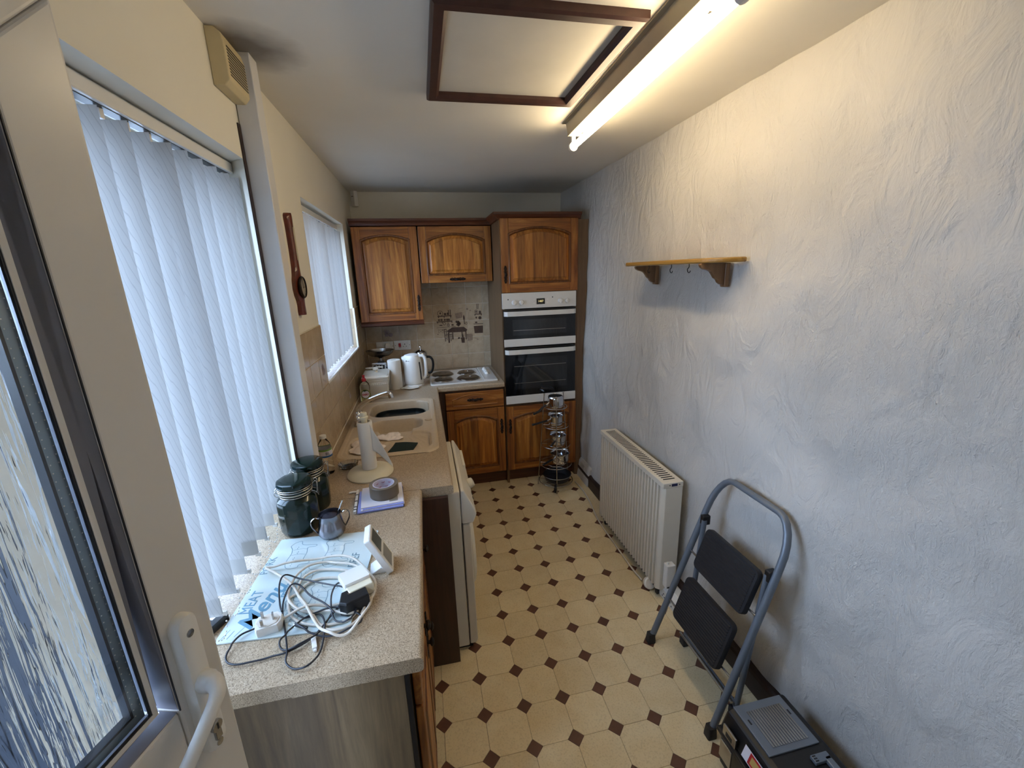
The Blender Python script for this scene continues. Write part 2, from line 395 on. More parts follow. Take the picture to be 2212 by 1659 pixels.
def text(name, s, size, m, parent, mat4, ext=.0003, shear=0.0, sx=1.0, bold=0.0):
    cu = bpy.data.curves.new(name, 'FONT'); cu.body = s; cu.size = size; cu.extrude = ext; cu.shear = shear; cu.offset = bold
    cu.align_x = 'CENTER'; cu.align_y = 'CENTER'; cu.resolution_u = 3
    t = bpy.data.objects.new(name + '_tmp', cu); COL.objects.link(t)
    bpy.context.view_layer.update()
    me = bpy.data.meshes.new_from_object(t.evaluated_get(bpy.context.evaluated_depsgraph_get()))
    bpy.data.objects.remove(t); bpy.data.curves.remove(cu)
    me.transform(mat4 @ Matrix.Diagonal((sx, 1, 1, 1)))
    o = bpy.data.objects.new(name, me); COL.objects.link(o); me.materials.clear(); me.materials.append(MT[m]); o.parent = parent
    return o
def frame4(origin, xdir, ydir):
    x = Vector(xdir).normalized(); y = Vector(ydir).normalized(); z = x.cross(y)
    M = Matrix((x, y, z)).transposed().to_4x4(); M.translation = Vector(origin); return M
# ------------------------------------------------------------------ the room
XL, YB, ZC, YF = -0.465, 2.42, 2.43, -1.80
ZW = 0.8985
U = 0.1665

fl = struct(B().box(-.75, 1.5, YF - .2, YB + .1, -.09, -.0035).obj('floor', 'grout_dark'), 'cream octagon vinyl floor with brown square insets')
def clip(poly, x0, x1, y0, y1):
    for ax, lim, sgn in ((0, x0, 1), (0, x1, -1), (1, y0, 1), (1, y1, -1)):
        out = []
        for i in range(len(poly)):
            a, b_ = poly[i - 1], poly[i]
            ia, ib = sgn * (a[ax] - lim) >= 0, sgn * (b_[ax] - lim) >= 0
            if ia != ib:
                t = (lim - a[ax]) / (b_[ax] - a[ax]); out.append((a[0] + t * (b_[0] - a[0]), a[1] + t * (b_[1] - a[1])))
            if ib: out.append(b_)
        poly = out
        if len(poly) < 3: return []
    return poly
FX0, FX1, FY0, FY1 = -.30, 1.295, -1.30, 1.83
d_ = .0335; g_ = .0007
octa = [(-U / 2 + d_, -U / 2 + g_), (U / 2 - d_, -U / 2 + g_), (U / 2 - g_, -U / 2 + d_), (U / 2 - g_, U / 2 - d_), (U / 2 - d_, U / 2 - g_), (-U / 2 + d_, U / 2 - g_), (-U / 2 + g_, U / 2 - d_), (-U / 2 + g_, -U / 2 + d_)]
dia = [(d_ - .0012, 0), (0, d_ - .0012), (-d_ + .0012, 0), (0, -d_ + .0012)]
me_cache = {}
def floor_piece(nm, poly, cx, cy, m):
    w = [(x + cx, y + cy) for x, y in poly]
    c = clip(w, FX0, FX1, FY0, FY1)
    if len(c) < 3: return
    full = len(c) == len(w) and all(abs(a[0] - b_[0]) + abs(a[1] - b_[1]) < 1e-6 for a, b_ in zip(sorted(c), sorted(w)))
    if full and nm in me_cache:
        o = bpy.data.objects.new(nm, me_cache[nm]); COL.objects.link(o); o.parent = fl; o.location = (cx, cy, 0)
        return
    o = B().prism([(x - cx, y - cy) for x, y in c], 'z', -.0045, 0).obj(nm, m, fl, loc=(cx, cy, 0))
    if full: me_cache[nm] = o.data
for j in range(-8, 12):
    for i in range(-1, 9):
        cx, cy = (i + .5) * U, (j + .5) * U
        if cx > -.1: floor_piece('octagon_tile', octa, cx, cy, 'floor_tile')
        if i * U > -.12: floor_piece('square_inset_tile', dia, i * U, j * U, 'floor_inset')

# ceiling slab
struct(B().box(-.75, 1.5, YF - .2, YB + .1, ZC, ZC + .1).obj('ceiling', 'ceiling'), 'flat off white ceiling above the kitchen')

# left wall: near window with a splayed far reveal, far window
DY0, DY1 = -1.715, -.955
W1Y0, W1Y1, W1Z0, W1Z1 = -.86, .118, .86, 2.128
W2Y0, W2Y1, W2Z0, W2Z1 = .79, 1.93, 1.222, 2.128
XO = -.725
b = B()
b.box(XO, XL, YF - .1, YB, W1Z1, ZC)
b.box(XO, XL, YF - .1, DY0, 0, W1Z1); b.box(XO, XL, DY1, W1Y0, 0, W1Z1); b.box(XO, XL, DY0, DY1, 2.075, W1Z1)
b.box(XO, XL, W1Y0, W1Y1, 0, W1Z0)
b.prism([(XL, W1Y1), (XL, W2Y0), (XO, W2Y0), (XO, W1Y1 + .085), (-.565, W1Y1 + .085)], 'z', 0, W1Z1)
b.box(XO, XL, W2Y0, W2Y1, 0, W2Z0)
b.box(XO, XL, W2Y1, YB, 0, W1Z1)
wl = struct(b.obj('wall_left', 'paint'), 'cream painted wall with two blind covered windows and beige tiles')

# back wall, front wall with the open doorway behind the viewer
wbk = struct(B().box(XO, 1.5, YB, YB + .1, 0, ZC).obj('wall_back', 'paint'), 'off white back wall above the oak cabinets')
struct(B().box(XO, 1.5, YF - .1, YF, 0, ZC).obj('wall_front', 'paint'), 'plain off white end wall')
for k, bx in enumerate(((-.70, -.60, DY0, DY0 + .05, -.09, 2.075), (-.70, -.60, DY1 - .05, DY1, -.09, 2.075), (-.70, -.60, DY0 + .05, DY1 - .05, 2.03, 2.075))):
    struct(B().box(*bx).obj('trim_%d' % (k + 4), 'frame_grey', bev=.004), 'dark frame of the open back door')
b = B(); b.box(XO, XL + .004, DY1 - .008, DY1, 0, 2.075); b.box(XO, XL + .004, DY0, DY0 + .008, 0, 2.075); b.box(XO, XL, DY0, DY1, -.004, .004)
struct(b.obj('trim_7', 'frame_grey'), 'added dark lining that dims the back door opening behind the glass')  # added boards, darkened so the daylit jamb does not glare through the glass

# right wall: thick uneven old plaster
nY, nZ = 210, 120
vs_r, fs_r = [], []
def wallx(y, z):
    lean = 1.312 + .045 * (z / ZC)
    p = Vector((0, y * 1.0, z * 1.0))
    n1 = mnoise.noise(p * 1.9 + Vector((3, 0, 0))); n2 = mnoise.noise(p * 5.1 + Vector((7, 1, 0))); n3 = mnoise.noise(Vector((1, y * 13, z * 9)))
    amp = .6 + .4 * min(1, max(0, (2.2 - z)))
    d = (.018 * n1 + .013 * n2 + .0045 * n3) * amp
    if y > 1.6: d += .012 * math.sin((z - .2) * 3.1) * min(1, (y - 1.6) / .3)
    return lean - d
for iz in range(nZ + 1):
    for iy in range(nY + 1):
        y = YF + (YB - YF) * iy / nY; z = ZC * iz / nZ
        vs_r.append((wallx(y, z), y, z))
for iz in range(nZ):
    for iy in range(nY):
        a = iz * (nY + 1) + iy; fs_r.append((a, a + 1, a + nY + 2, a + nY + 1))
b = B(); b.add(vs_r, fs_r); b.box(1.42, 1.5, YF, YB, 0, ZC)
wr_ = struct(b.obj('wall_right', 'plaster', smooth=60), 'rough uneven white plastered stone wall')

# pipe boxing by the near window, dark skirting, pieces of trim, dark strip for gap shade
struct(B().box(XL + .002, -.403, .138, .205, ZW + .001, ZC).obj('trim_1', 'gloss_white', bev=.003), 'white boxed in pipe running from worktop to ceiling')
struct(B().box(XL - .001, XL + .004, .119, .137, ZW, ZC - .2).obj('trim_2', 'skirting'), 'dark strip standing in for the shaded gap beside the white boxing')  # solid dark strip, its colour stands in for shade in the gap
b = B(); pr_ = [(1.33, 0), (1.283, 0), (1.283, .085), (1.288, .098), (1.297, .105), (1.33, .108)]
b.prism([(p[0], p[1]) for p in pr_], 'y', -1.2, 1.80)
struct(b.obj('baseboard_right', 'skirting', bev=.002), 'dark brown skirting board under the rough wall')
struct(B().prism([(1.272, .0), (1.315, .0), (1.325, .15), (1.31, .17), (1.292, .14), (1.282, .06)], 'y', 1.50, 1.742).obj('trim_3', 'plaster', bev=.004), 'pale plaster stub at the foot of the wall beside the cupboard')

# wall tiles
def tiles_left():
    ys = [.79 + .15 * k for k in range(-4, 12)]; zs = [1.527 - .15 * k for k in range(0, 6)]
    for k, y0 in enumerate(ys):
        for z1 in zs:
            a, b_, c, d = max(y0, .207), min(y0 + .15, YB - .008), max(z1 - .15, ZW), z1
            if b_ - a < .012 or d - c < .008: continue
            if a < W2Y1 - .001 and b_ > W2Y0 + .001 and d > W2Z0 + .01:
                if c < W2Z0 - .02: d = W2Z0
                elif b_ > W2Y1 + .01: a = W2Y1
                else: continue
            jit = random.uniform(0, .0008)
            yc, zc = (a + b_) / 2, (c + d) / 2; hy, hz = (b_ - a) / 2 - .0016, (d - c) / 2 - .0016
            B().box(-.002, .0075 + jit, -hy, hy, -hz, hz).obj('tile', 'wall_tile', wl, bev=.0016, loc=(XL, yc, zc))
    # reveal of the far window, tiled two courses up, and its tiled sill
    for z0 in (1.227, 1.377):
        B().box(-.045, .045, -.007, .001, -.0735, .0735).obj('tile', 'wall_tile', wl, bev=.0015, loc=(XL - .047, W2Y1, z0 + .075))
    for k in range(8):
        y0 = W2Y0 + .145 * k; y1 = min(y0 + .145, W2Y1 - .008)
        if y1 - y0 < .02: continue
        B().box(-.085, .002, -(y1 - y0) / 2 + .001, (y1 - y0) / 2 - .001, 0, .007).obj('sill_tile', 'sill_tile', wl, bev=.001, loc=(XL, (y0 + y1) / 2, W2Z0))
    for ya, yb_ in ((.207, W2Y0), (W2Y1, 2.41)): B().box(XL - .001, XL + .0075, ya, yb_, 1.527, 1.5285).obj('tile_edge', 'grout', wl)
    # white plastic tile trim round the sill and up the far reveal
    b = B(); b.box(XL - .004, XL + .010, W2Y0 - .004, W2Y1, W2Z0 - .002, W2Z0 + .010); b.box(XL - .004, XL + .010, W2Y1 - .008, W2Y1 + .004, W2Z0 - .002, 1.527)
    b.obj('tile_trim', 'white_plastic', wl, bev=.003)
    B().box(XL, XL + .003, .207, 2.41, ZW, 1.5265).obj('grout_bed', 'grout', None)
    B().box(XL, XL + .012, .207, 2.41, ZW, ZW + .007).obj('sealant', 'grout', wl, bev=.002)
tiles_left()
gb = bpy.data.objects['grout_bed']
# the grout bed must not close the window: rebuild it round the opening
bpy.data.objects.remove(gb)
b = B(); b.box(XL, XL + .0045, .207, W2Y0, ZW, 1.5265); b.box(XL, XL + .0045, W2Y0, W2Y1, ZW, W2Z0); b.box(XL, XL + .0045, W2Y1, YB, ZW, 1.5265)
b.obj('grout_bed', 'grout', wl)
def tiles_back():
    xs = [.135 + .1525 * k for k in range(-4, 5)]; zs = [1.795 - .1525 * k for k in range(0, 7)]
    B().box(-.457, .66, YB - .0045, YB, ZW, 1.78).obj('grout_bed', 'grout', wbk)
    for x0 in xs:
        for z1 in zs:
            a, b_, c, d = max(x0, -.455), min(x0 + .1525, .655), max(z1 - .1525, ZW), min(z1, 1.775)
            if b_ - a < .015 or d - c < .015: continue
            B().box(-(b_ - a) / 2 + .0016, (b_ - a) / 2 - .0016, -.0075 - random.uniform(0, .0006), .002, -(d - c) / 2 + .0016, (d - c) / 2 - .0016).obj('tile', 'wall_tile', wbk, bev=.0016, loc=((a + b_) / 2, YB, (c + d) / 2))
tiles_back()

# printed scenes on the decorated tiles (flat, fired on)
def tprint(shapes, name, m, parent, to3):
    b = B()
    for sh in shapes:
        if sh[0] == 'p': poly = sh[1]
        elif sh[0] == 'c':
            poly = [(sh[1] + sh[3] * math.cos(2 * PI * k / 14), sh[2] + (sh[4] if len(sh) > 4 else sh[3]) * math.sin(2 * PI * k / 14)) for k in range(14)]
        elif sh[0] == 'l':
            (xa, za), (xb, zb), w = sh[1], sh[2], sh[3]; L = math.hypot(xb - xa, zb - za) or 1; nx, nz_ = -(zb - za) / L * w / 2, (xb - xa) / L * w / 2
            poly = [(xa + nx, za + nz_), (xb + nx, zb + nz_), (xb - nx, zb - nz_), (xa - nx, za - nz_)]
        elif sh[0] == 'r':
            n = 16; R_, w = sh[3], sh[4]
            for k in range(n):
                a0, a1 = 2 * PI * k / n, 2 * PI * (k + 1) / n
                q = [(sh[1] + R_ * math.cos(a0), sh[2] + R_ * math.sin(a0)), (sh[1] + R_ * math.cos(a1), sh[2] + R_ * math.sin(a1)), (sh[1] + (R_ - w) * math.cos(a1), sh[2] + (R_ - w) * math.sin(a1)), (sh[1] + (R_ - w) * math.cos(a0), sh[2] + (R_ - w) * math.sin(a0))]
                b.add([to3(*p) for p in q], [(0, 1, 2, 3)])
            continue
        b.add([to3(*p) for p in poly], [tuple(range(len(poly)))])
    return b.obj(name, m, parent)
# kitchen mural, pixel units of a 2111 x 1659 study scaled to metres
def mur(u, v): return (.165 + (u - 200) / 1400 * .430, 1.484 - (v - 150) / 960 * .350)
def back3(x, z): return (x, YB - .0089, z)
S = []
def ml(a, b_, w): S.append(('l', mur(*a), mur(*b_), w * .0003))
def mp(*pts): S.append(('p', [mur(*p) for p in pts]))
def mc(u, v, r, ry=None): x, z = mur(u, v); S.append(('c', x, z, r * .0003, (ry or r) * .00036))
def mr(u, v, r, w): x, z = mur(u, v); S.append(('r', x, z, r * .00032, w * .0003))
mr(325, 345, 80, 14); mc(330, 340, 26); ml((245, 415), (655, 410), 30); ml((205, 550), (670, 545), 28)
for u in (275, 440, 635): ml((u, 415), (u, 455), 26)
for u in (235, 370, 655): ml((u, 550), (u, 590), 24)
mc(470, 365, 40, 30); ml((570, 270), (575, 390), 26); ml((625, 260), (620, 390), 22); ml((540, 330), (545, 390), 40)
for u, w in ((280, 34), (355, 38), (450, 30), (525, 40), (575, 26)): mc(u, 505, w, 26)
mr(430, 600, 42, 12); mr(540, 640, 36, 16); ml((540, 560), (540, 610), 14); mc(325, 640, 50, 14)
ml((205, 695), (630, 690), 10); mc(670, 640, 36, 24); ml((640, 680), (760, 685), 14)
for u, v, r in ((790, 570, 30), (840, 590, 46), (880, 620, 36), (845, 650, 40), (800, 640, 22)): mc(u, v, r)
ml((1020, 410), (1025, 640), 22); mc(1020, 480, 24, 60); mr(1080, 620, 34, 12)
ml((1420, 150), (1420, 280), 16); ml((1465, 150), (1455, 280), 18); mr(1395, 340, 50, 12); mc(1395, 340, 22); mc(1510, 360, 36, 40)
ml((1345, 405), (1570, 405), 26); ml((1355, 405), (1355, 440), 24); ml((1545, 405), (1545, 440), 24)
mc(1390, 490, 26); mc(1500, 500, 50, 40); ml((1300, 650), (1590, 650), 18); mc(1380, 610, 40, 20)
S1 = S; S = []
mp((480, 790), (650, 705), (1000, 705), (1100, 780), (1060, 830), (540, 830)); 
for u in (535,): ml((u, 830), (u, 1090), 46)
ml((660, 830), (660, 1010), 26); ml((935, 830), (940, 960), 30); ml((1050, 800), (1050, 1030), 30)
ml((410, 740), (430, 1050), 22); ml((470, 740), (480, 1020), 16); ml((430, 890), (640, 870), 20); ml((590, 880), (595, 1050), 16); ml((630, 870), (635, 1010), 14); ml((430, 980), (490, 975), 14)
ml((400, 745), (480, 740), 18); ml((420, 800), (480, 795), 12)
mp((895, 970), (1010, 970), (1000, 1110), (910, 1110)); ml((800, 1000), (890, 985), 22); mc(835, 980, 24); ml((950, 890), (955, 970), 18); ml((920, 900), (945, 970), 12); ml((990, 900), (965, 970), 12)
mr(360, 760, 12, 12); ml((220, 740), (390, 745), 6); ml((240, 740), (245, 830), 6); ml((380, 740), (385, 840), 6); ml((250, 750), (370, 830), 5); ml((370, 750), (250, 830), 5); mc(220, 860, 14)
mp((1300, 700), (1580, 700), (1565, 885), (1320, 885))
S2 = S; S = []
mp((1070, 890), (1260, 890), (1240, 1060), (1100, 1060)); ml((1060, 1060), (1230, 1080), 10); mp((760, 360), (980, 335), (975, 470), (780, 500))
ml((880, 250), (1010, 235), 10); mc(1130, 265, 30, 22); mc(1220, 305, 30, 14); ml((1170, 340), (1165, 640), 7); ml((1190, 510), (1260, 510), 6); ml((1300, 1015), (1440, 1040), 12); mc(1400, 1040, 30, 14); ml((1430, 580), (1580, 580), 6); ml((700, 900), (770, 890), 6); ml((260, 960), (340, 955), 6); ml((690, 1020), (750, 1015), 6)
S3 = S
tprint(S1 + S2, 'mural_print', 'ink_brown', wbk, back3); tprint(S3, 'faded_mural_print', 'ink_brown2', wbk, back3)
def plant(x, z, k=1.0, pot=True):
    s = []
    if pot: s += [('p', [(x - .026 * k, z - .03 * k), (x + .0 * k, z - .03 * k), (x + .004 * k, z), (x - .03 * k, z)]), ('c', x + .022 * k, z - .016 * k, .02 * k, .018 * k)]
    for a in (-50, -20, 10, 40, 70): s.append(('l', (x - .012 * k, z), (x - .012 * k + .034 * k * math.sin(math.radians(a)), z + .034 * k * math.cos(math.radians(a))), .007 * k))
    return s
tprint(plant(-.27, 1.262), 'plant_print', 'ink_pink', wbk, back3)
left3 = lambda y, z: (XL + .0087, y, z)
tprint(plant(.71, 1.315, .9) + [('l', (.68 + .012 * k, 1.27 - .004 * k), (.69 + .012 * k, 1.262 - .006 * k), .003) for k in range(5)], 'plant_print', 'ink_pink', wl, left3)
tprint(plant(1.31, 1.015, .8), 'plant_print', 'ink_pink', wl, left3)
tprint(plant(2.12, 1.16, .9), 'plant_print', 'ink_brown2', wl, left3)

# windows (white pvc frames and panes, the near one tinted to dim daylight, behind the blinds)
def window(name, y0, y1, z0, z1, mull, label):
    w = thing(name, label, 'window'); del w['category']; w['kind'] = 'structure'
    X0, X1 = -.70, -.63
    for a, b_, c, d in ((y0, y1, z0, z0 + .06), (y0, y1, z1 - .06, z1), (y0, y0 + .06, z0 + .06, z1 - .06), (y1 - .06, y1, z0 + .06, z1 - .06)):
        B().box(X0, X1, a, b_, c, d).obj('window_frame', 'pvc', w, bev=.004)
    ms = [y0 + .06] + [y0 + (y1 - y0) * (k + 1) / (mull + 1) for k in range(mull)] + [y1 - .06]
    for m_ in ms[1:-1]: B().box(X0, X1, m_ - .03, m_ + .03, z0 + .06, z1 - .06).obj('mullion', 'pvc', w, bev=.004)
    for a, b_ in zip(ms[:-1], ms[1:]): B().add([(-.665, a, z0 + .05), (-.665, b_, z0 + .05), (-.665, b_, z1 - .05), (-.665, a, z1 - .05)], [(0, 1, 2, 3)]).obj('pane', 'pane_dimmed' if name == 'window_1' else 'pane', w)
    return w
window('window_1', W1Y0, W1Y1 + .085, .8985, W1Z1, 1, 'white framed window behind the near wide blind')
window('window_2', W2Y0, W2Y1, W2Z0, W2Z1, 1, 'white framed window behind the blind over the sink')

# outdoors: pale patio, boundary wall
struct(B().box(-7, 5, -9, 6, -.30, -.095).obj('ground_patio', mat('grey_patio_concrete', '#2A3440', .9, var=.12, vs_=3)), 'grey concrete yard outside')
struct(B().box(-4.6, -4.4, -6, 6, -.1, 1.25).obj('garden_wall', mat('green_grey_garden_wall', '#2C3640', .95, var=.2, vs_=5)), 'mossy garden wall outside')
# ------------------------------------------------------------------ pvc door leaf standing open
E_ = Vector((-.275, -.925, 0)); da = math.radians(17.5)
dr = thing('door_1', 'white glazed back door standing open with white lever handle', 'door', E_, (0, 0, -da)); del dr['category']; dr['kind'] = 'structure'
# local frame: +y points from hinge to free edge, +x to the room; leaf spans y in [-.72, 0]
LW, LT = .72, .06; ST = .073
def leafbar(nm, y0, y1, z0, z1): return B().box(-LT, 0, y0, y1, z0, z1).obj(nm, 'pvc', dr, bev=.006, seg=3)
ZT, ZR0, ZR1 = 2.028, 1.125, 1.248
b = B(); b.prism([(0, .02), (0, ZT), (-ST, ZT - ST), (-ST, .02 + ST)], 'x', -LT, 0); b.obj('stile', 'pvc', dr, bev=.004, seg=3)
b = B(); b.prism([(-LW, .02), (-LW, ZT), (-LW + ST, ZT - ST), (-LW + ST, .02 + ST)], 'x', -LT, 0); b.obj('stile', 'pvc', dr, bev=.004, seg=3)
b = B(); b.prism([(0, ZT), (-LW, ZT), (-LW + ST, ZT - ST), (-ST, ZT - ST)], 'x', -LT, 0); b.obj('rail', 'pvc', dr, bev=.004, seg=3)
b = B(); b.prism([(0, .02), (-LW, .02), (-LW + ST, .02 + ST), (-ST, .02 + ST)], 'x', -LT, 0); b.obj('rail', 'pvc', dr, bev=.004, seg=3)
leafbar('rail', -LW + ST, -ST, ZR0, ZR1 - .03)
leafbar('lower_panel', -LW + ST, -ST, .02 + ST, ZR0)
bpy.data.objects['lower_panel'].location.x = -.012; bpy.data.objects['lower_panel'].scale.x = .6
# sloping glazing beads round the glass
def bead(p0, p1, q0, q1):
    return B().add([(-.002, *p0), (-.002, *p1), (-.009, *q1), (-.009, *q0), (-.045, *p0), (-.045, *p1), (-.045, *q1), (-.045, *q0)], [(0, 1, 2, 3), (4, 7, 6, 5), (0, 4, 5, 1), (2, 6, 7, 3), (1, 5, 6, 2), (0, 3, 7, 4)]).obj('glazing_bead', 'gasket_grey', dr, bev=.002)
o0, o1, oz0, oz1 = -ST, -LW + ST, ZR1 - .03, ZT - ST; i_ = .017
bead((o0, oz0), (o0, oz1), (o0 - i_, oz1 - i_), (o0 - i_, oz0 + i_)); bead((o1, oz0), (o1, oz1), (o1 + i_, oz1 - i_), (o1 + i_, oz0 + i_))
bead((o0, oz0), (o1, oz0), (o1 + i_, oz0 + i_), (o0 - i_, oz0 + i_)); bead((o0, oz1), (o1, oz1), (o1 + i_, oz1 - i_), (o0 - i_, oz1 - i_))
# groove line between stile face and bead
for yy in (o0 + .001,): B().box(-.001, .0008, yy - .0006, yy + .0006, oz0, oz1).obj('gasket', 'pvc_dark', dr)
g0, g1, gz0, gz1 = o0 - i_, o1 + i_, oz0 + i_, oz1 - i_
def ringbar(nm, m, x0, x1, ins, w):
    b = B(); a0, a1, c0, c1 = g0 - ins, g1 + ins, gz0 + ins, gz1 - ins
    b.box(x0, x1, a0 - w, a0, c0, c1); b.box(x0, x1, a1, a1 + w, c0, c1); b.box(x0, x1, a1 + w, a0 - w, c0, c0 + w); b.box(x0, x1, a1 + w, a0 - w, c1 - w, c1)
    return b.obj(nm, m, dr)
ringbar('bead_lip', 'pvc', -.0125, -.0085, 0, .006); ringbar('gasket', 'pvc_dark', -.0130, -.0095, .006, .002)
MT['spacer'] = mat('aluminium_spacer', '#8C9AA0', .3, .8, var=.05)
ringbar('spacer_bar', 'spacer', -.028, -.0172, .009, .011)
b = B()
for k in range(74):
    z = gz0 + .02 + k * (gz1 - gz0 - .04) / 73
    for yy in (g0 - .0108, g0 - .0182): b.box(-.0173, -.0168, yy - .0005, yy + .0005, z - .0006, z + .0006)
sd = b.obj('spacer_dots', 'white_plastic', dr); sd['kind'] = 'stuff'
ringbar('gasket', 'pvc_dark', -.028, -.0172, .020, .003)
B().box(-.0165, -.0132, g1 - .004, g0 + .004, gz0 - .004, gz1 + .004).obj('glass_pane', 'clear_glass', dr, label='clear inner pane of the door glazing')
B().box(-.032, -.0285, g1 - .004, g0 + .004, gz0 - .004, gz1 + .004).obj('glass_pane', 'rain', dr, label='rain textured outer pane of the door glazing')
# handle: long backplate, sprung lever, euro cylinder, screws
hd = thing('door_handle', 'x', 'x'); del hd['label']; del hd['category']; hd.parent = dr; hd.location = (0, -.046, 1.238)
pl_ = rrect(-.0155, .0155, -.118, .105, .0154, 6)
b = B(); b.loft([[(x, p[0] * k, p[1] * (1 - (1 - k) * .12)) for p in pl_] for x, k in ((0, 1.0), (.010, 1.0), (.0135, .86), (.0145, .7))]); b.obj('backplate', 'white_plastic', hd, smooth=35)
lv = [(.0, 0, 0), (.018, 0, .0), (.034, -.003, .0), (.044, -.012, -.004), (.047, -.030, -.014), (.046, -.060, -.036), (.042, -.093, -.062), (.036, -.118, -.081)]
b = B(); P_ = bez(lv, 5); b.tube(P_, [.0155 if i < 8 else (.0135 - .0035 * min(1, (i - 8) / 10)) for i in range(len(P_))], 12, flat=(1, .85)); b.ball(P_[-1], .0105, 10, 6); b.obj('lever', 'white_plastic', hd, smooth=60)
b = B(); b.cyl((.0, -.001, -.078), (.019, -.001, -.078), .0085, 16); b.box(0, .018, -.006, .004, -.100, -.082); b.obj('key_cylinder', 'steel', hd, bev=.001)
B().box(.0188, .0194, -.0022, .0002, -.083, -.073).obj('keyhole', 'black_plastic', hd)
for z in (.078, -.108):
    B().lathe([(.0055, 0), (.005, .0012), (.001, .0014)], 14).obj('screw', 'steel', hd, loc=(.0143, 0, z), rot=(0, PI / 2, 0))
B().box(-.001, .0006, -.125, -.095, 1.055, 1.085).obj('lower_trim', 'pvc', dr)

# ------------------------------------------------------------------ vertical blinds
def blind(name, label, ys, xs_, ztop, zbot, rots, y0, y1, rx0, rx1, railz):
    t = thing(name, label, 'blind', (xs_, ys[0], zbot))
    ox, oy, oz = xs_, ys[0], zbot
    b = B(); b.box(rx0 - ox, rx1 - ox, y0 - oy, y1 - oy, railz[0] - oz, railz[1] - oz); b.obj('headrail', 'white_plastic', t, bev=.003)
    B().box(rx0 + .010 - ox, rx1 - .010 - ox, y0 + .01 - oy, y1 - .01 - oy, railz[0] - .0015 - oz, railz[0] + .004 - oz).obj('rail_slot', 'black_plastic', t)
    H = ztop - zbot
    for k, y in enumerate(ys):
        a = rots[k % len(rots)] if isinstance(rots, (list, tuple)) else rots
        a = math.radians(a)
        w = .0445; nx = 6; nz_ = 14; vs, fs = [], []
        for iz in range(nz_ + 1):
            for ix in range(nx + 1):
                s = -w + 2 * w * ix / nx; z = H * iz / nz_
                bow = .0035 * (1 - (s / w) ** 2) + .002 * math.sin(3 * z + k)
                vs.append((math.sin(a) * s + math.cos(a) * bow, math.cos(a) * s - math.sin(a) * bow, z))
        for iz in range(nz_):
            for ix in range(nx):
                q = iz * (nx + 1) + ix; fs.append((q, q + 1, q + nx + 2, q + nx + 1))
        B().add(vs, fs).obj('slat', 'blind', t, smooth=80, loc=(random.uniform(-.002, .002), y - oy, random.uniform(-.003, .003)))
        # hanger
        b = B(); b.box(-.004, .004, -.006, .006, H, H + .018); b.obj('hanger', 'white_plastic', t, loc=(0, y - oy, 0))
        # weight pocket at the foot
        if name == 'vertical_blind':
            vs, fs = [], []
            for iz in range(2):
                for ix in range(nx + 1):
                    s = -w + 2 * w * ix / nx; bow = .0035 * (1 - (s / w) ** 2) + .0014
                    vs.append((math.sin(a) * s + math.cos(a) * bow, math.cos(a) * s - math.sin(a) * bow, .004 + .045 * iz))
            for ix in range(nx): fs.append((ix, ix + 1, nx + 2 + ix, nx + 1 + ix))
            B().add(vs, fs).obj('bottom_weight', 'blind_foot', t, smooth=80, loc=(0, y - oy, 0))
    # bead chain linking the slat feet
    b = B(); 
    for k in range(len(ys) - 1):
        ya, yb_ = ys[k] - oy, ys[k + 1] - oy
        n = 9
        for q in range(n + 1):
            u = q / n; p = ((.047 if name == 'vertical_blind' else .030) + .006 * math.sin(PI * u), ya + (.0 if name == 'vertical_blind' else .01) + (yb_ - ya) * u, -.006 - .030 * math.sin(PI * u))
            b.ball(p, .0022, 6, 4)
    b.obj('bead_chain', 'clear_plastic' if name != 'vertical_blind' else 'white_plastic', t, smooth=80)
    cx_ = .036 if name == 'vertical_blind' else .018
    c0 = B().box(cx_, cx_ + .014, -.003, .003, -.005, .006).obj('chain_clip', 'white_plastic', t)
    for k in range(1, len(ys)):
        c1 = c0.copy(); COL.objects.link(c1); c1.location = (0, ys[k] - oy, 0)
    return t
ys1 = [.135 - .0785 * k for k in range(13)]
blind('vertical_blind', 'wide white vertical blind at the near window behind green jars', ys1, -.536, 2.072, .955, [96, 95, 98, 94, 97, 93, 99, 95], W1Y0 + .03, .165, -.556, -.514, (2.092, 2.124))
ys2 = [W2Y1 - .06 - .073 * k for k in range(15)]
blind('vertical_blind.001', 'shorter white vertical blind at the window over the sink', ys2, -.520, 2.075, 1.252, [48, 56, 42, 60, 52, 46, 58], W2Y0 + .01, W2Y1 - .01, -.545, -.502, (2.086, 2.116))

# ------------------------------------------------------------------ ceiling: loft hatch, fluorescent batten
hx0, hx1, hy0, hy1 = .135, .725, -.245, .388
ht = thing('loft_hatch', 'white ceiling hatch panel in a dark brown wooden frame', 'hatch', ((hx0 + hx1) / 2, (hy0 + hy1) / 2, ZC))
hw, hh = (hx1 - hx0) / 2, (hy1 - hy0) / 2
fw_ = .044; prof = [(0, 0), (0, -.020), (.008, -.026), (.034, -.026), (.040, -.020), (.044, -.016), (.044, 0)]
def hbar(a, b_, inx, iny):
    # a, b_: outer corners; inward offsets per unit
    return B().loft([[(c[0] + k * ix, c[1] + k * iy, z) for k, z in prof] for c, (ix, iy) in ((a, inx), (b_, iny))]).obj('frame_bar', 'dark_frame', ht, smooth=30)
hbar((-hw, -hh), (hw, -hh), (1, 1), (-1, 1)); hbar((hw, -hh), (hw, hh), (-1, 1), (-1, -1)); hbar((hw, hh), (-hw, hh), (-1, -1), (1, -1)); hbar((-hw, hh), (-hw, -hh), (1, -1), (1, 1))
B().box(-hw + .04, hw - .04, -hh + .04, hh - .04, -.004, 0).obj('hatch_panel', 'hatch_board', ht)
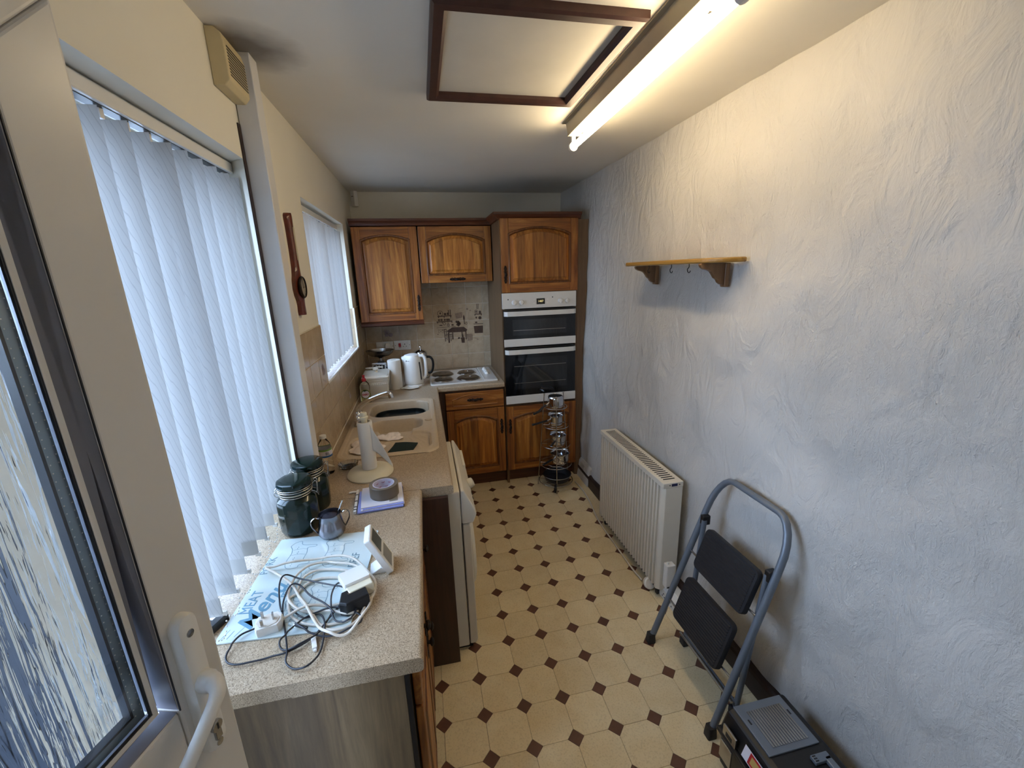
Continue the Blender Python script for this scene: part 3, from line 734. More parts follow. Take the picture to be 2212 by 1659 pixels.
lt = thing('fluorescent_light', 'long fluorescent batten light with a warm glowing tube', 'light', (.815, .085, ZC), (0, 0, math.radians(-1.6)))
B().prism([(-.042, 0), (.042, 0), (.042, -.012), (.034, -.058), (-.034, -.058), (-.042, -.012)], 'y', -.60, .555).obj('batten', 'batten', lt, bev=.002)
B().box(-.060, .060, -.605, .56, -.006, 0).obj('base_plate', 'batten', lt, bev=.002)
for y in (-.605, .575):
    b = B(); b.box(-.010, .010, y - .012, y + .008, -.095, -.04); b.lathe([(.021, -.011), (.021, .011)], 18); b.xform(Matrix.Translation((0, y, -.098)) @ Matrix.Rotation(PI / 2, 4, 'X'), 8)
    b.obj('lamp_holder', 'white_plastic', lt, bev=.002)
B().cyl((0, -.592, -.098), (0, .562, -.098), .0135, 20).obj('tube', 'tube', lt, smooth=40)
for y in (-.45, .50): B().ball((.018, y, -.058), .006, 8, 5, (1, 1, .4)).obj('screw', 'steel', lt)

# ------------------------------------------------------------------ left wall fittings
vt = thing('wall_ventilator', 'aged cream plastic ventilator box high beside the white boxing', 'ventilator', (XL, .070, 2.285))
b = B(); b.prism([(0, 0), (.030, 0), (.044, .016), (.044, .105), (.038, .130), (.022, .142), (0, .142)], 'y', -.078, .078); b.obj('housing', 'cream_plastic', vt, bev=.003)
for k in range(10):
    z = .030 + k * .0078
    B().box(.0434, .0448, -.064, .064, z, z + .0038).obj('slot', 'black_plastic', vt)
bt = thing('banjo_barometer', 'red mahogany wall barometer with a round dial beside far window', 'barometer', (XL, .485, 1.81))
def bprof(z):
    pts = [(-.205, .022), (-.19, .026), (-.165, .021), (-.14, .030), (-.125, .043), (-.095, .053), (-.06, .047), (-.04, .034), (-.01, .024), (.05, .020), (.12, .021), (.165, .023), (.178, .027), (.19, .027), (.20, .022), (.205, .012)]
    for (z0, w0), (z1, w1) in zip(pts[:-1], pts[1:]):
        if z0 <= z <= z1: return w0 + (w1 - w0) * (z - z0) / (z1 - z0)
    return .012
zz = [-.205 + .41 * k / 60 for k in range(61)]
b = B(); b.loft([[(0, -bprof(z), z), (.014, -bprof(z), z), (.024, -bprof(z) * .55, z), (.026, 0, z), (.024, bprof(z) * .55, z), (.014, bprof(z), z), (0, bprof(z), z)] for z in zz]); b.obj('case', 'mahogany', bt, smooth=50)
b = B(); b.lathe([(.046, 0), (.046, .006), (.042, .010), (.039, .008)], 32, cap1=False); b.obj('bezel', 'bronze', bt, smooth=40, loc=(.024, 0, -.09), rot=(0, PI / 2, 0))
B().lathe([(.040, 0), (.040, .003)], 32).obj('dial', mat('silvered_dial', '#A8A49A', .3, .3), bt, loc=(.026, 0, -.09), rot=(0, PI / 2, 0))
b = B(); b.box(0, .001, -.0012, .0012, -.005, .032); b.box(0, .001, -.0012, .022, -.001, .001)
for k in range(12): 
    a = 2 * PI * k / 12; b.box(0, .0006, .034 * math.sin(a) - .001, .034 * math.sin(a) + .001, .034 * math.cos(a) - .002, .034 * math.cos(a) + .002)
b.obj('pointer', 'black_plastic', bt, loc=(.0295, 0, -.09))
B().box(.0245, .0275, -.008, .008, .02, .15).obj('thermometer_strip', mat('ivory_scale', '#B9AE97', .4), bt, bev=.001)
sn = thing('alarm_sensor', 'small white alarm sensor in the top corner beside the cornice', 'sensor', (-.418, 2.395, 2.375), (0, 0, math.radians(-40)))
b = B(); b.loft([[(p[0], p[1] * .8, z) for p in rrect(-.024, .024, -.024, .024, .010)] for z in (-.062, -.058, .05, .058)]); b.obj('housing', 'white_plastic', sn, bev=.003, smooth=40)
B().box(-.012, .012, -.021, -.0185, .012, .016).obj('led_slit', 'black_plastic', sn)
b = B(); b.tube([(-.02, .012, .03), (-.026, .012, .04), (-.03, .016, .056)], .004, 8); b.obj('cable', 'black_plastic', sn)
# ------------------------------------------------------------------ fitted oak units
def arch(x0, x1, z0, z1, ins, rise=.038, sh=.02, n=16):
    """outline, anticlockwise from bottom left; the top is a cathedral arch with shoulders"""
    a, b_, c, d = x0 + ins, x1 - ins, z0 + ins, z1 - ins
    pts = [(a, c), (b_, c), (b_, d - rise)]
    w = (b_ - a) / 2; cx = (a + b_) / 2
    for k in range(n + 1):
        t = 1 - 2 * k / n
        x = cx + t * (w - sh)
        z = d - rise * .80 + rise * .80 * math.cos(t * PI / 2) ** .85
        pts.append((x, z))
    pts.append((a, d - rise))
    return pts
def panel_door(parent, w, h, fr=.058, handle=None, rise=.036, bottom=None, name='door', top=None):
    """framed, arched, raised-panel oak door; local x across (0..w), z up, front towards -y, y=0 is the back of the door"""
    T = .020
    D = bpy.data.objects.new(name, None); COL.objects.link(D); D.parent = parent
    fb = bottom or fr; ft = top or fr
    B().box(0, fr, -T, 0, 0, h).obj('stile', 'oak_v', D, bev=.003)
    B().box(w - fr, w, -T, 0, 0, h).obj('stile', 'oak_v', D, bev=.003)
    B().box(fr + .0004, w - fr - .0004, -T, 0, 0, fb).obj('rail', 'oak_h', D, bev=.003)
    n = 18; sh = .02; x0, x1 = fr, w - fr; zt = h - ft
    lo = []
    cx, hw_ = w / 2, (x1 - x0) / 2
    for k in range(n + 1):
        t = -1 + 2 * k / n; lo.append((cx + t * (hw_ - sh), zt - rise * .8 + rise * .8 * math.cos(t * PI / 2) ** .85))
    poly = [(x0 + .0004, h), (x0 + .0004, zt - rise)] + lo + [(x1 - .0004, zt - rise), (x1 - .0004, h)]
    B().prism(poly, 'y', -T, 0).obj('rail', 'oak_h', D, bev=.002)
    ol = lambda i, y: [(p[0], y, p[1]) for p in arch(x0, x1, fb, zt, i, rise, sh)]
    # ovolo moulding round the panel, then the fielded panel
    B().loft([ol(-.006, -T - .0005), ol(-.002, -T - .004), ol(.005, -T - .003), ol(.010, -T + .006), ol(.012, -T + .013)], False, False).obj('moulding', 'oak_groove', D, smooth=40)
    B().loft([ol(.006, -T + .014), ol(.014, -T + .013), ol(.032, -T + .003), ol(.034, -T + .003), ol(.037, -T - .002)], False, True).obj('panel', 'oak_panel', D, smooth=25)
    if handle:
        hx, hz, ori = handle; ornate(D, hx, -T, hz, ori)
    return D
def ornate(parent, x, y, z, ori, L=.125):
    """pierced bronze backplate with a central boss pull"""
    b = B()
    for s in (-1, 1):
        for k, (d, w) in enumerate(((.014, .009), (.027, .006), (.038, .008), (.050, .005), (.058, .007))):
            b.ball((0, -.003, s * d), w, 8, 6, (1, .45, 1.0))
        for q in (-1, 1):
            b.tube(bez([(q * .003, -.003, s * .012), (q * .012, -.003, s * .022), (q * .004, -.003, s * .033), (q * .011, -.003, s * .043), (q * .001, -.003, s * .062)], 3), .0022, 5)
    b.cyl((0, 0, 0), (0, -.016, 0), .006, 10); b.ball((0, -.020, 0), .013, 14, 8, (.8, .6, 1.35))
    o = b.obj('handle', 'bronze', parent, smooth=60, loc=(x, y, z))
    if ori == 'h': o.rotation_euler = (0, PI / 2, 0)
    return o
YU = 2.09   # front of the wall unit carcasses
# left wall cupboard
uc = thing('wall_cabinet', 'tall oak wall cupboard in the back corner over the kettle', 'cabinet', (-.438, YU, 1.405))
B().box(0, .49, .001, YB - YU - .009, 0, .705).obj('carcass', 'veneer', uc, bev=.001)
d1 = panel_door(uc, .488, .722, .062, (.462, .135, 'v')); d1.location = (.004, 0, -.004)
B().prism([(0, 0), (0, -.045), (-.006, -.045), (-.020, -.036), (-.022, -.020), (-.012, -.010), (-.016, 0)], 'x', -.002, .496).obj('light_pelmet', 'oak_dk', uc, loc=(0, -.002, -.001))
B().box(.474, .490, -.002, .30, -.045, -.001).obj('pelmet_return', 'oak_dk', uc, bev=.002)
# bridging unit over the hob
hc = thing('wall_cabinet', 'low oak bridging cupboard above the hob with horizontal handle', 'cabinet', (.060, YU, 1.70))
B().box(0, .585, .001, YB - YU - .009, -.012, .41).obj('carcass', 'veneer', hc, bev=.001)
d2 = panel_door(hc, .578, .432, .058, (.289, .024, 'h'), rise=.05, bottom=.062); d2.location = (.004, 0, -.010)
# tall oven housing
YT = 1.75
tc_ = thing('oven_housing', 'tall oak housing cabinet that holds the double oven', 'cabinet', (.650, YT, 0))
B().box(0, .018, 0, YB - YT - .009, .0, 2.13).obj('side_panel', 'veneer', tc_, bev=.001)
B().box(.6, .618, 0, YB - YT - .009, .0, 2.13).obj('side_panel', 'veneer', tc_, bev=.001)
B().box(.018, .6, .001, YB - YT - .009, 1.60, 2.125).obj('carcass', 'veneer', tc_)
B().box(.018, .6, .001, YB - YT - .009, .13, .708).obj('carcass', 'veneer', tc_)
B().box(.018, .6, .40, YB - YT - .009, .708, 1.60).obj('back_panel', 'veneer_dark', tc_)
fz = [k * 2.13 / 40 for k in range(41)]
b = B(); b.loft([[(.613, -.004, z), (.613, .02, z), (wallx(1.76, z) - .650 - .006, .02, z), (wallx(1.76, z) - .650 - .006, -.004, z)] for z in fz]); b.obj('filler_strip', 'veneer', tc_)
d3 = panel_door(tc_, .606, .535, .062, (.030, .135, 'v'), rise=.05, bottom=.07); d3.location = (.006, -.001, 1.603)
d4 = panel_door(tc_, .598, .565, .060, (.028, .395, 'v'), rise=.042); d4.location = (.006, -.001, .125)
B().box(.0, .62, .055, .07, 0, .128).obj('plinth', 'oak_dk', tc_)
# cornice runs over all three
cp = [(0, 0), (-.010, .004), (-.014, .016), (-.026, .026), (-.040, .036), (-.042, .052), (0, .052)]
cn = thing('cabinet_cornice', 'dark oak cornice moulding along the tops of the cupboards', 'cornice', (0, 0, 2.128))
path = [(-.440, YU, (0, -1)), (.652, YU, None), (.652, YT, None), (1.290, YT, (0, -1))]
b = B()
def off(k): return [(-.444, YU + k), (.648 + k, YU + k), (.648 + k, YT + k), (1.285, YT + k)]
b.loft([[(*off(k)[q], z) for k, z in cp] for q in range(4)]); b.obj('moulding', 'oak_dk', cn, smooth=35)
B().box(-.44, .65, YU, YB - .01, .002, .012).obj('top_board', 'veneer_dark', cn); B().box(.65, 1.28, YT + .003, YB - .01, .003, .012).obj('top_board', 'veneer_dark', cn)
# base unit on the back run: drawer over door
bu = thing('base_cabinet', 'oak base cupboard with drawer, left of the oven housing', 'cabinet', (.140, YT, 0))
B().box(-.04, .505, .002, YB - YT - .01, .13, .855).obj('carcass', 'veneer_dark', bu)
B().box(-.30, .51, .055, .07, 0, .128).obj('plinth', 'oak_dk', bu)
dw = bpy.data.objects.new('drawer', None); COL.objects.link(dw); dw.parent = bu; dw.location = (.030, -.001, .705)
B().box(0, .468, -.020, 0, 0, .138).obj('drawer_front', 'oak_h', dw, bev=.004)
ol = lambda i, y: [(p[0], y, p[1]) for p in arch(.055, .468 - .055, .030, .122, i, .040, .03)]
B().loft([ol(-.004, -.0195), ol(0, -.0225), ol(.005, -.0195), ol(.007, -.0185), ol(.012, -.0205)], False, True).obj('fielded_panel', 'oak_h', dw, smooth=30)
ornate(dw, .234, -.021, .075, 'h')
d5 = panel_door(bu, .468, .570, .060, (.442, .405, 'v'), rise=.045); d5.location = (.030, -.001, .128)
# ------------------------------------------------------------------ double oven
ov = thing('double_oven', 'white built in double oven with black glass doors', 'oven', (.653, YT - .022, .712))
OW = .595
def ob(nm, m, x0, x1, z0, z1, y0, y1, p=ov, bev=.003): return B().box(x0, x1, y0, y1, z0 - .712, z1 - .712).obj(nm, m, p, bev=bev)
ob('body', 'black_plastic', .02, OW - .02, .715, 1.595, .022, .42)
cpn = ob('control_panel', 'enamel', 0, OW, 1.480, 1.600, -.004, .020)
def oknob(x, z):
    b = B(); b.lathe([(.019, 0), (.0185, .010), (.015, .018), (.012, .019)], 20); b.box(-.0035, .0035, -.018, .018, .012, .0205)
    return b.obj('knob', 'white_plastic', cpn, smooth=40, loc=(x, -.004, z - .712), rot=(PI / 2, 0, 0))
for x in (.092, .150, .462, .517): oknob(x, 1.528)
B().box(.270, .337, -.0055, -.0035, 1.508 - .712, 1.552 - .712).obj('display', 'black_glass', cpn)
text('clock_digits', '1407', .022, 'led', cpn, frame4((.3035, -.0058, 1.530 - .712), (1, 0, 0), (0, 0, 1)))
for x in (.250, .358):
    for z in (1.518, 1.544): B().cyl((x, -.007, z - .712), (x, -.003, z - .712), .006, 12).obj('button', 'white_plastic', cpn)
for x, z in ((.045, 1.552), (.40, 1.558)): B().box(x - .004, x + .004, -.0052, -.0035, z - .716, z - .708).obj('indicator', 'black_plastic', cpn)
def odoor(z0, z1, strip, win, nm, rungs):
    dd = ob(nm, 'black_glass', .004, OW - .004, z0, z1, -.006, .020)
    B().box(.003, OW - .003, -.0075, -.004, z0 - .712, strip - .712).obj('white_strip', 'enamel', dd, bev=.002)
    wx0, wx1, wz0, wz1 = win
    B().box(wx0, wx1, -.0066, -.004, wz0 - .712, wz1 - .712).obj('window', 'oven_window', dd, bev=.0004)
    hz = z1 - .030
    b = B()
    hp = [(.006, -.002), (.010, -.022), (.030, -.040), (.08, -.046), (OW / 2, -.047), (OW - .08, -.046), (OW - .030, -.040), (OW - .010, -.022), (OW - .006, -.002)]
    b.loft([[(x, y, hz - .018 - .712), (x, y + .016, hz - .018 - .712), (x, y + .016, hz + .018 - .712), (x, y, hz + .018 - .712)] for x, y in hp]); b.obj('handle', 'enamel', dd, bev=.003)
    for z in rungs: B().box(wx0 + .005, wx1 - .01, -.0073, -.0066, z - .7135, z - .7105).obj('shelf_rung', 'wire', dd)
    return dd
odoor(1.185, 1.474, 1.245, (.075, .515, 1.275, 1.395), 'upper_door', (1.312,))
odoor(.714, 1.175, .782, (.072, .520, .835, 1.090), 'lower_door', (.885, 1.025))
# ------------------------------------------------------------------ worktops
def roll(x0, x1, z0, z1, r=.012, n=5):
    """profile with a rolled front edge at x1 (top and bottom)"""
    p = [(x0, z0)]
    for k in range(n + 1): a = -PI / 2 + PI / 2 * k / n; p.append((x1 - r + r * math.cos(a), z0 + r + r * math.sin(a)))
    for k in range(n + 1): a = PI / 2 * k / n; p.append((x1 - r + r * math.cos(a), z1 - r + r * math.sin(a)))
    return p + [(x0, z1)]
ZB = .858
SX0, SX1, SY0, SY1 = -.425, .078, .500, 1.470   # sink rectangle
b = B()
pf = roll(SX1 - .045, .118, ZB, ZW)
b.prism(pf, 'y', .128, 1.755)
b.box(XL + .005, SX1 - .045, .128, SY0 + .03, ZB, ZW); b.box(XL + .005, SX1 - .045, SY1 - .03, YB - .010, ZB, ZW); b.box(XL + .005, SX0 + .03, SY0 + .03, SY1 - .03, ZB, ZW)
b.box(SX1 - .045, .118, 1.755, YB - .010, ZB, ZW)
pb = [(YB - .010, ZB)] + [(YT - .015 + .012 - .012 * math.cos(a), ZB + .012 - .012 * math.sin(a)) for a in [PI / 2 * (1 - k / 5) for k in range(6)]] + [(YT - .015 + .012 - .012 * math.cos(a), ZW - .012 + .012 * math.sin(a)) for a in [PI / 2 * k / 5 for k in range(6)]] + [(YB - .010, ZW)]
b.prism([(p[0], p[1]) for p in pb], 'x', .118, .648)
wt2 = tag(b.obj('worktop', 'laminate', smooth=30), 'long beige speckled worktop with sink and hob let into it', 'worktop')
b = B(); b.prism(roll(-.30, -.012, ZB, ZW), 'y', -.683, .126); b.box(-.62, -.30, -.683, .112, ZB + .003, ZW); b.prism([(-.466, .112), (-.30, .112), (-.30, .126), (-.40, .126)], 'z', ZB + .003, ZW)
wt1 = tag(b.obj('worktop', 'laminate', smooth=30), 'narrow beige speckled worktop under the near window with cables on it', 'worktop')
# ------------------------------------------------------------------ near base unit, dark end panel, washing machine, units beyond
nb = thing('base_cabinet', 'narrow oak base unit under the near worktop end', 'cabinet', (0, -.66, 0))
B().box(-.455, -.062, 0, .018, .0, ZB - .001).obj('end_panel', 'veneer_grey', nb, bev=.001)
B().box(-.45, -.062, .018, .75, .10, ZB - .001).obj('carcass', 'veneer_dark', nb)
B().box(-.45, -.10, .03, .75, 0, .10).obj('plinth', 'oak_dk', nb)
B().box(-.061, -.050, -.002, .018, .10, ZB - .004).obj('edge_strip', 'black_plastic', nb)
def side_door(y0, y1, z0, z1, nm='door', hz=None, hy=None):
    D = panel_door(nb, y1 - y0, z1 - z0, .055, (hy, hz, 'v') if hz else None, rise=.03, name=nm)
    D.rotation_euler = (0, 0, PI / 2); D.location = (-.047, y0, z0)
    return D
def side_drawer(y0, y1, z0, z1):
    D = bpy.data.objects.new('drawer', None); COL.objects.link(D); D.parent = nb; D.rotation_euler = (0, 0, PI / 2); D.location = (-.047, y0, z0)
    w, h = y1 - y0, z1 - z0
    B().box(0, w, -.020, 0, 0, h).obj('drawer_front', 'oak_h', D, bev=.004)
    o2 = lambda i, y: [(p[0], y, p[1]) for p in arch(.05, w - .05, .03, h - .02, i, .03, .02)]
    B().loft([o2(-.004, -.0195), o2(0, -.0225), o2(.005, -.0195), o2(.012, -.0205)], False, True).obj('fielded_panel', 'oak_h', D, smooth=30)
    ornate(D, w / 2, -.021, h * .5, 'h')
side_drawer(.022, .375, .705, .845); side_door(.022, .375, .105, .697, 'door', .46, .325)
side_drawer(.383, .735, .705, .845); side_door(.383, .735, .105, .697, 'door', .46, .03)
dp = tag(B().box(-.455, .092, .105, .1245, 0, ZB - .001).obj('end_panel', 'veneer_dark', bev=.001), 'dark brown wooden panel standing between base unit and white washing machine', 'panel')
wm = thing('washing_machine', 'cream white washing machine under the far worktop with rounded control panel', 'washing machine', (.10, .16, 0))
WD, WH = .595, .845
B().box(-.50, .045, .003, WD - .003, .02, WH).obj('cabinet', 'appliance', wm, bev=.008)
fp = [(.045, .685), (.048, WH + .004), (.062, WH + .002), (.085, .800), (.108, .752), (.112, .725), (.100, .695), (.095, .685)]
B().prism([(p[0], p[1]) for p in fp], 'y', 0, WD).obj('control_panel', 'appliance', wm, bev=.006, seg=3)
B().prism([(.047, .03), (.047, .68), (.078, .68), (.084, .66), (.084, .05), (.075, .03)], 'y', .002, WD - .002).obj('front_panel', 'appliance', wm, bev=.006, seg=3)
B().box(.045, .0475, .0015, WD - .0015, .03, .69).obj('seam', 'black_plastic', wm)
b = B(); b.lathe([(.205, 0), (.205, .012), (.195, .022), (.17, .028), (.165, .020), (.05, .012)], 40); b.obj('porthole_door', 'appliance', wm, smooth=40, loc=(.084, .31, .385), rot=(0, PI / 2, 0))
B().lathe([(.15, 0), (.12, .014), (.05, .02), (.002, .021)], 32).obj('porthole_glass', 'oven_window', wm, smooth=60, loc=(.098, .31, .385), rot=(0, PI / 2, 0))
b = B(); b.lathe([(.024, 0), (.024, .012), (.021, .022), (.016, .024)], 24); b.obj('dial', 'appliance', wm, smooth=40, loc=(.103, .215, .765), rot=(0, math.radians(66), 0))
for y in (.10, .14): B().box(0, .004, -.008, .008, -.004, .004).obj('button', 'black_plastic', wm, loc=(.106, y, .750), rot=(0, math.radians(-24), 0))
B().box(.088, .103, .36, .56, .722, .798).obj('detergent_drawer', 'appliance', wm, bev=.005)
B().box(-.45, .06, .02, WD - .02, 0, .03).obj('foot_plinth', 'black_plastic', wm)
su = thing('sink_cabinet', 'oak sink base cupboard beyond the washing machine', 'cabinet', (.075, .775, 0))
B().box(-.50, -.01, 0, .92, .12, .70).obj('carcass', 'veneer_dark', su)
for y0 in (.0, .46):
    D = panel_door(su, .455, .575, .058, (.03 if y0 else .425, .46, 'v')); D.rotation_euler = (0, 0, PI / 2); D.location = (.011, y0 + .003, .125)
B().box(-.01, .012, .0, .92, .708, .852).obj('false_drawer', 'oak_yv', su, bev=.003)
B().box(-.48, -.05, 0, .97, 0, .12).obj('plinth', 'oak_dk', su)
# ------------------------------------------------------------------ sink (one moulded composite sheet), tap
def sdrr(x, y, x0, x1, y0, y1, r):
    cx, cy, hx, hy = (x0 + x1) / 2, (y0 + y1) / 2, (x1 - x0) / 2 - r, (y1 - y0) / 2 - r
    qx, qy = abs(x - cx) - hx, abs(y - cy) - hy
    return math.hypot(max(qx, 0), max(qy, 0)) + min(max(qx, qy), 0) - r
def sm(a, b_, t): t = max(0, min(1, (t - a) / (b_ - a))); return t * t * (3 - 2 * t)
MB_ = (-.335, .038, 1.120, 1.425, .10); HB_ = (-.300, -.005, .865, 1.045, .06); DR_ = (-.385, .045, .545, .815, .075)
def sink_z(x, y):
    z = .007 * sm(.004, -.006, sdrr(x, y, SX0, SX1, SY0, SY1, .075))
    z -= .003 * sm(0.0, -.006, sdrr(x, y, SX0 + .022, SX1 - .022, SY0 + .022, SY1 - .022, .06))
    z += -.155 * sm(.004, -.018, sdrr(x, y, *MB_))
    z += -.085 * sm(.004, -.014, sdrr(x, y, *HB_))
    dd = sdrr(x, y, *DR_)
    dl = sm(.003, -.012, dd)
    z += -.016 * dl
    if dd < -.02:
        a = math.atan2(y - .90, x + .12); z += .0018 * max(0, math.sin(a * 34)) * sm(-.02, -.05, dd)
    # spill channel joining drainer and half bowl
    z += -.016 * sm(.004, -.010, sdrr(x, y, -.25, -.06, .80, .90, .01)) * (1 - dl)
    return z
sk = thing('kitchen_sink', 'beige moulded one and a half bowl sink with ribbed drainer', 'sink', ((SX0 + SX1) / 2, (SY0 + SY1) / 2, ZW))
def grid(x0, x1, y0, y1, nx, ny, fz, cx, cy):
    vs = [(x0 + (x1 - x0) * i / nx - cx, y0 + (y1 - y0) * j / ny - cy, fz(x0 + (x1 - x0) * i / nx, y0 + (y1 - y0) * j / ny)) for j in range(ny + 1) for i in range(nx + 1)]
    fs = [(j * (nx + 1) + i, j * (nx + 1) + i + 1, (j + 1) * (nx + 1) + i + 1, (j + 1) * (nx + 1) + i) for j in range(ny) for i in range(nx)]
    return vs, fs
nx, ny = 144, 276
vs, fs = grid(SX0, SX1, SY0, SY1, nx, ny, sink_z, (SX0 + SX1) / 2, (SY0 + SY1) / 2)
keep = []
for f in fs:
    c = [sum(vs[i][k] for i in f) / 4 for k in range(2)]
    if sdrr(c[0] + (SX0 + SX1) / 2, c[1] + (SY0 + SY1) / 2, SX0, SX1, SY0, SY1, .075) < .004: keep.append(f)
B().add(vs, keep).obj('basin', 'sink', sk, smooth=55)
B().lathe([(.022, 0), (.020, .004), (.002, .005)], 20).obj('waste_cover', 'sink', sk, loc=(.205, .0, .006), smooth=40)
wbw = thing('washing_up_bowl', 'black washing up bowl sitting inside the larger sink basin', 'bowl', (-.148, 1.272, ZW - .1535))
rr = lambda k, z: [(p[0] * k, p[1] * k, z) for p in rrect(-.160, .160, -.125, .125, .09, 6)]
B().loft([rr(.86, 0), rr(1.0, .108), rr(1.03, .110), rr(1.03, .113), rr(.985, .113), rr(.85, .006)]).obj('bowl', 'dishwater', wbw, smooth=40)
B().loft([rr(.97, .092), rr(.97, .094)]).obj('dark_water', 'dishwater', wbw)
tp = thing('mixer_tap', 'chrome swan neck mixer tap behind the sink', 'tap', (-.372, 1.0, ZW + .004))
b = B(); b.lathe([(.030, 0), (.029, .006), (.024, .010), (.023, .045), (.026, .052), (.026, .075), (.018, .086), (.012, .088)], 24); b.obj('body', 'chrome', tp, smooth=40)
b = B(); P_ = bez([(0, 0, .07), (.004, .0, .098), (.020, -.002, .122), (.062, -.008, .149), (.118, -.016, .172), (.170, -.024, .188), (.194, -.028, .190), (.202, -.030, .178)], 6)
b.tube(P_, [.0115 + .003 * i / len(P_) for i in range(len(P_))], 14); b.cyl((.198, -.029, .186), (.203, -.030, .164), .0155, 16); b.obj('spout', 'chrome', tp, smooth=50)
for s in (-1, 1):
    b = B(); b.cyl((0, s * .018, .052), (.004, s * .046, .056), .012, 14); b.ball((.005, s * .054, .057), .021, 16, 10, (1, .75, 1)); b.obj('tap_handle', 'chrome', tp, smooth=50)
# cloths and scourer lying on the drainer
def rag(name, label, cx, cy, rx, ry, seed, m='cloth', amp=.016, h=.018):
    rnd = random.Random(seed); n = 34; vs, fs = [], []; nr = 12
    ph = [rnd.uniform(0, 6.28) for _ in range(6)]
    for q in range(nr + 1):
        for k in range(n):
            a = 2 * PI * k / n; e = 1 + .20 * math.sin(3 * a + ph[0]) + .13 * math.sin(5 * a + ph[1]) + .06 * math.sin(9 * a + ph[4])
            r = q / nr * e; x, y = rx * r * math.cos(a), ry * r * math.sin(a)
            z = h + amp * (.6 * math.sin(38 * x + ph[2] + 20 * y) + .5 * math.sin(46 * y + ph[3] - 22 * x)) + amp * .6 * mnoise.noise(Vector((x * 60, y * 60, seed)))
            z = max(.0015, z * (1 - .75 * (q / nr) ** 3))
            vs.append((x, y, z))
    for q in range(nr):
        for k in range(n): fs.append((q * n + k, q * n + (k + 1) % n, (q + 1) * n + (k + 1) % n, (q + 1) * n + k))
    o = B().add(vs, fs).obj(name, m, smooth=80, loc=(cx, cy, ZW - .0105))
    s = o.modifiers.new('thickness', 'SOLIDIFY'); s.thickness = .003; s.offset = 1
    return tag(o, label, 'cloth', 'cloths on the drainer')
rag('dish_cloth', 'crumpled pale dish cloth beside the paper towel stand on the drainer', -.300, .665, .085, .072, 3)
rag('dish_cloth', 'smaller pale cloth crumpled in front of the half bowl', -.175, .775, .060, .045, 5, amp=.018, h=.022)
b = B(); vs, fs = grid(-.060, .060, -.065, .065, 12, 12, lambda x, y: .004 + .002 * math.sin(40 * x + 30 * y), 0, 0); b.add(vs, fs)
o = b.obj('scourer_pad', 'sponge', loc=(-.105, .61, ZW - .011), rot=(0, 0, math.radians(-14)), smooth=60); s = o.modifiers.new('thickness', 'SOLIDIFY'); s.thickness = .008; s.offset = 0
tag(o, 'flat dark green scouring pad lying on the ribbed drainer', 'scourer')
# ------------------------------------------------------------------ hob
hb = thing('electric_hob', 'white enamel hob with four solid steel plates and side knobs', 'hob', (.350, 2.055, ZW))
B().loft([[(p[0] * k, p[1] * k, z) for p in rrect(-.285, .265, -.245, .250, .02, 4)] for k, z in ((1, 0), (1, .006), (.985, .010), (.965, .010), (.955, .007))]).obj('hob_top', 'enamel', hb, smooth=40)
for x, y, r in ((-.175, .085, .088), (.035, .090, .073), (-.175, -.115, .073), (.030, -.115, .090)):
    b = B(); b.lathe([(r + .008, .005), (r + .010, .010), (r + .004, .013), (r, .012)], 40, cap0=False, cap1=False); rg = b.obj('trim_ring', 'chrome', hb, smooth=50, loc=(x, y, 0))
    b = B(); b.lathe([(r, .008), (r, .019), (r - .004, .022), (r * .35, .022), (r * .33, .019), (.002, .019)], 40); b.obj('hotplate', 'hotplate', hb, smooth=40, loc=(x, y, 0))
B().prism([(-.235, .008), (.235, .008), (.235, .016), (-.235, .016)], 'x', .135, .142).obj('raised_rib', 'enamel', hb, bev=.002)
B().prism([(.142, .008), (.262, .008), (.255, .012), (.150, .018)], 'y', -.235, .238).obj('control_ramp', 'enamel', hb, bev=.003)
for y in (-.075, -.020, .035, .090):
    b = B(); b.lathe([(.020, 0), (.019, .010), (.015, .020), (.010, .021)], 20); b.box(-.004, .004, -.018, .018, .012, .024); b.obj('knob', 'white_plastic', hb, smooth=40, loc=(.200, y + .045, .015))
# ------------------------------------------------------------------ sockets on the back wall
def socket_plate(name, label, x, z):
    t = thing(name, label, 'socket', (x, YB - .0085, z))
    B().box(-.0735, .0735, -.010, .001, -.043, .043).obj('plate', 'white_plastic', t, bev=.003)
    return t
def outlet(t, x):
    b = B(); b.box(x - .0035, x + .0035, -.0106, -.0095, .004, .013); b.box(x - .016, x - .009, -.0106, -.0095, -.014, -.009); b.box(x + .009, x + .016, -.0106, -.0095, -.014, -.009); b.obj('pin_slots', 'black_plastic', t)
s1 = socket_plate('double_socket', 'white double socket with two plugs above the kitchen scales', -.306, 1.146)
for x in (-.012, .055): B().box(x - .006, x + .006, -.014, -.009, .010, .030).obj('rocker_switch', 'white_plastic', s1, bev=.002)
for x in (.0685, ): B().cyl((x, -.0108, 0), (x, -.009, 0), .003, 10).obj('screw', 'bronze', s1)
pg = thing('mains_plug', 'round white plug in the socket nearest the window wall', 'plug', (-.344, YB - .0185, 1.128), group='plugs in the double socket')
b = B(); b.loft([[(p[0], -y, p[1]) for p in rrect(-.024 * k, .024 * k, -.022 * k, .022 * k, .012 * k, 5)] for y, k in ((0, 1), (.016, 1), (.022, .8))]); b.obj('plug_body', 'white_plastic', pg, smooth=40)
pg = thing('mains_plug', 'taller white plug with tapered body in the second outlet', 'plug', (-.283, YB - .0185, 1.142), group='plugs in the double socket')
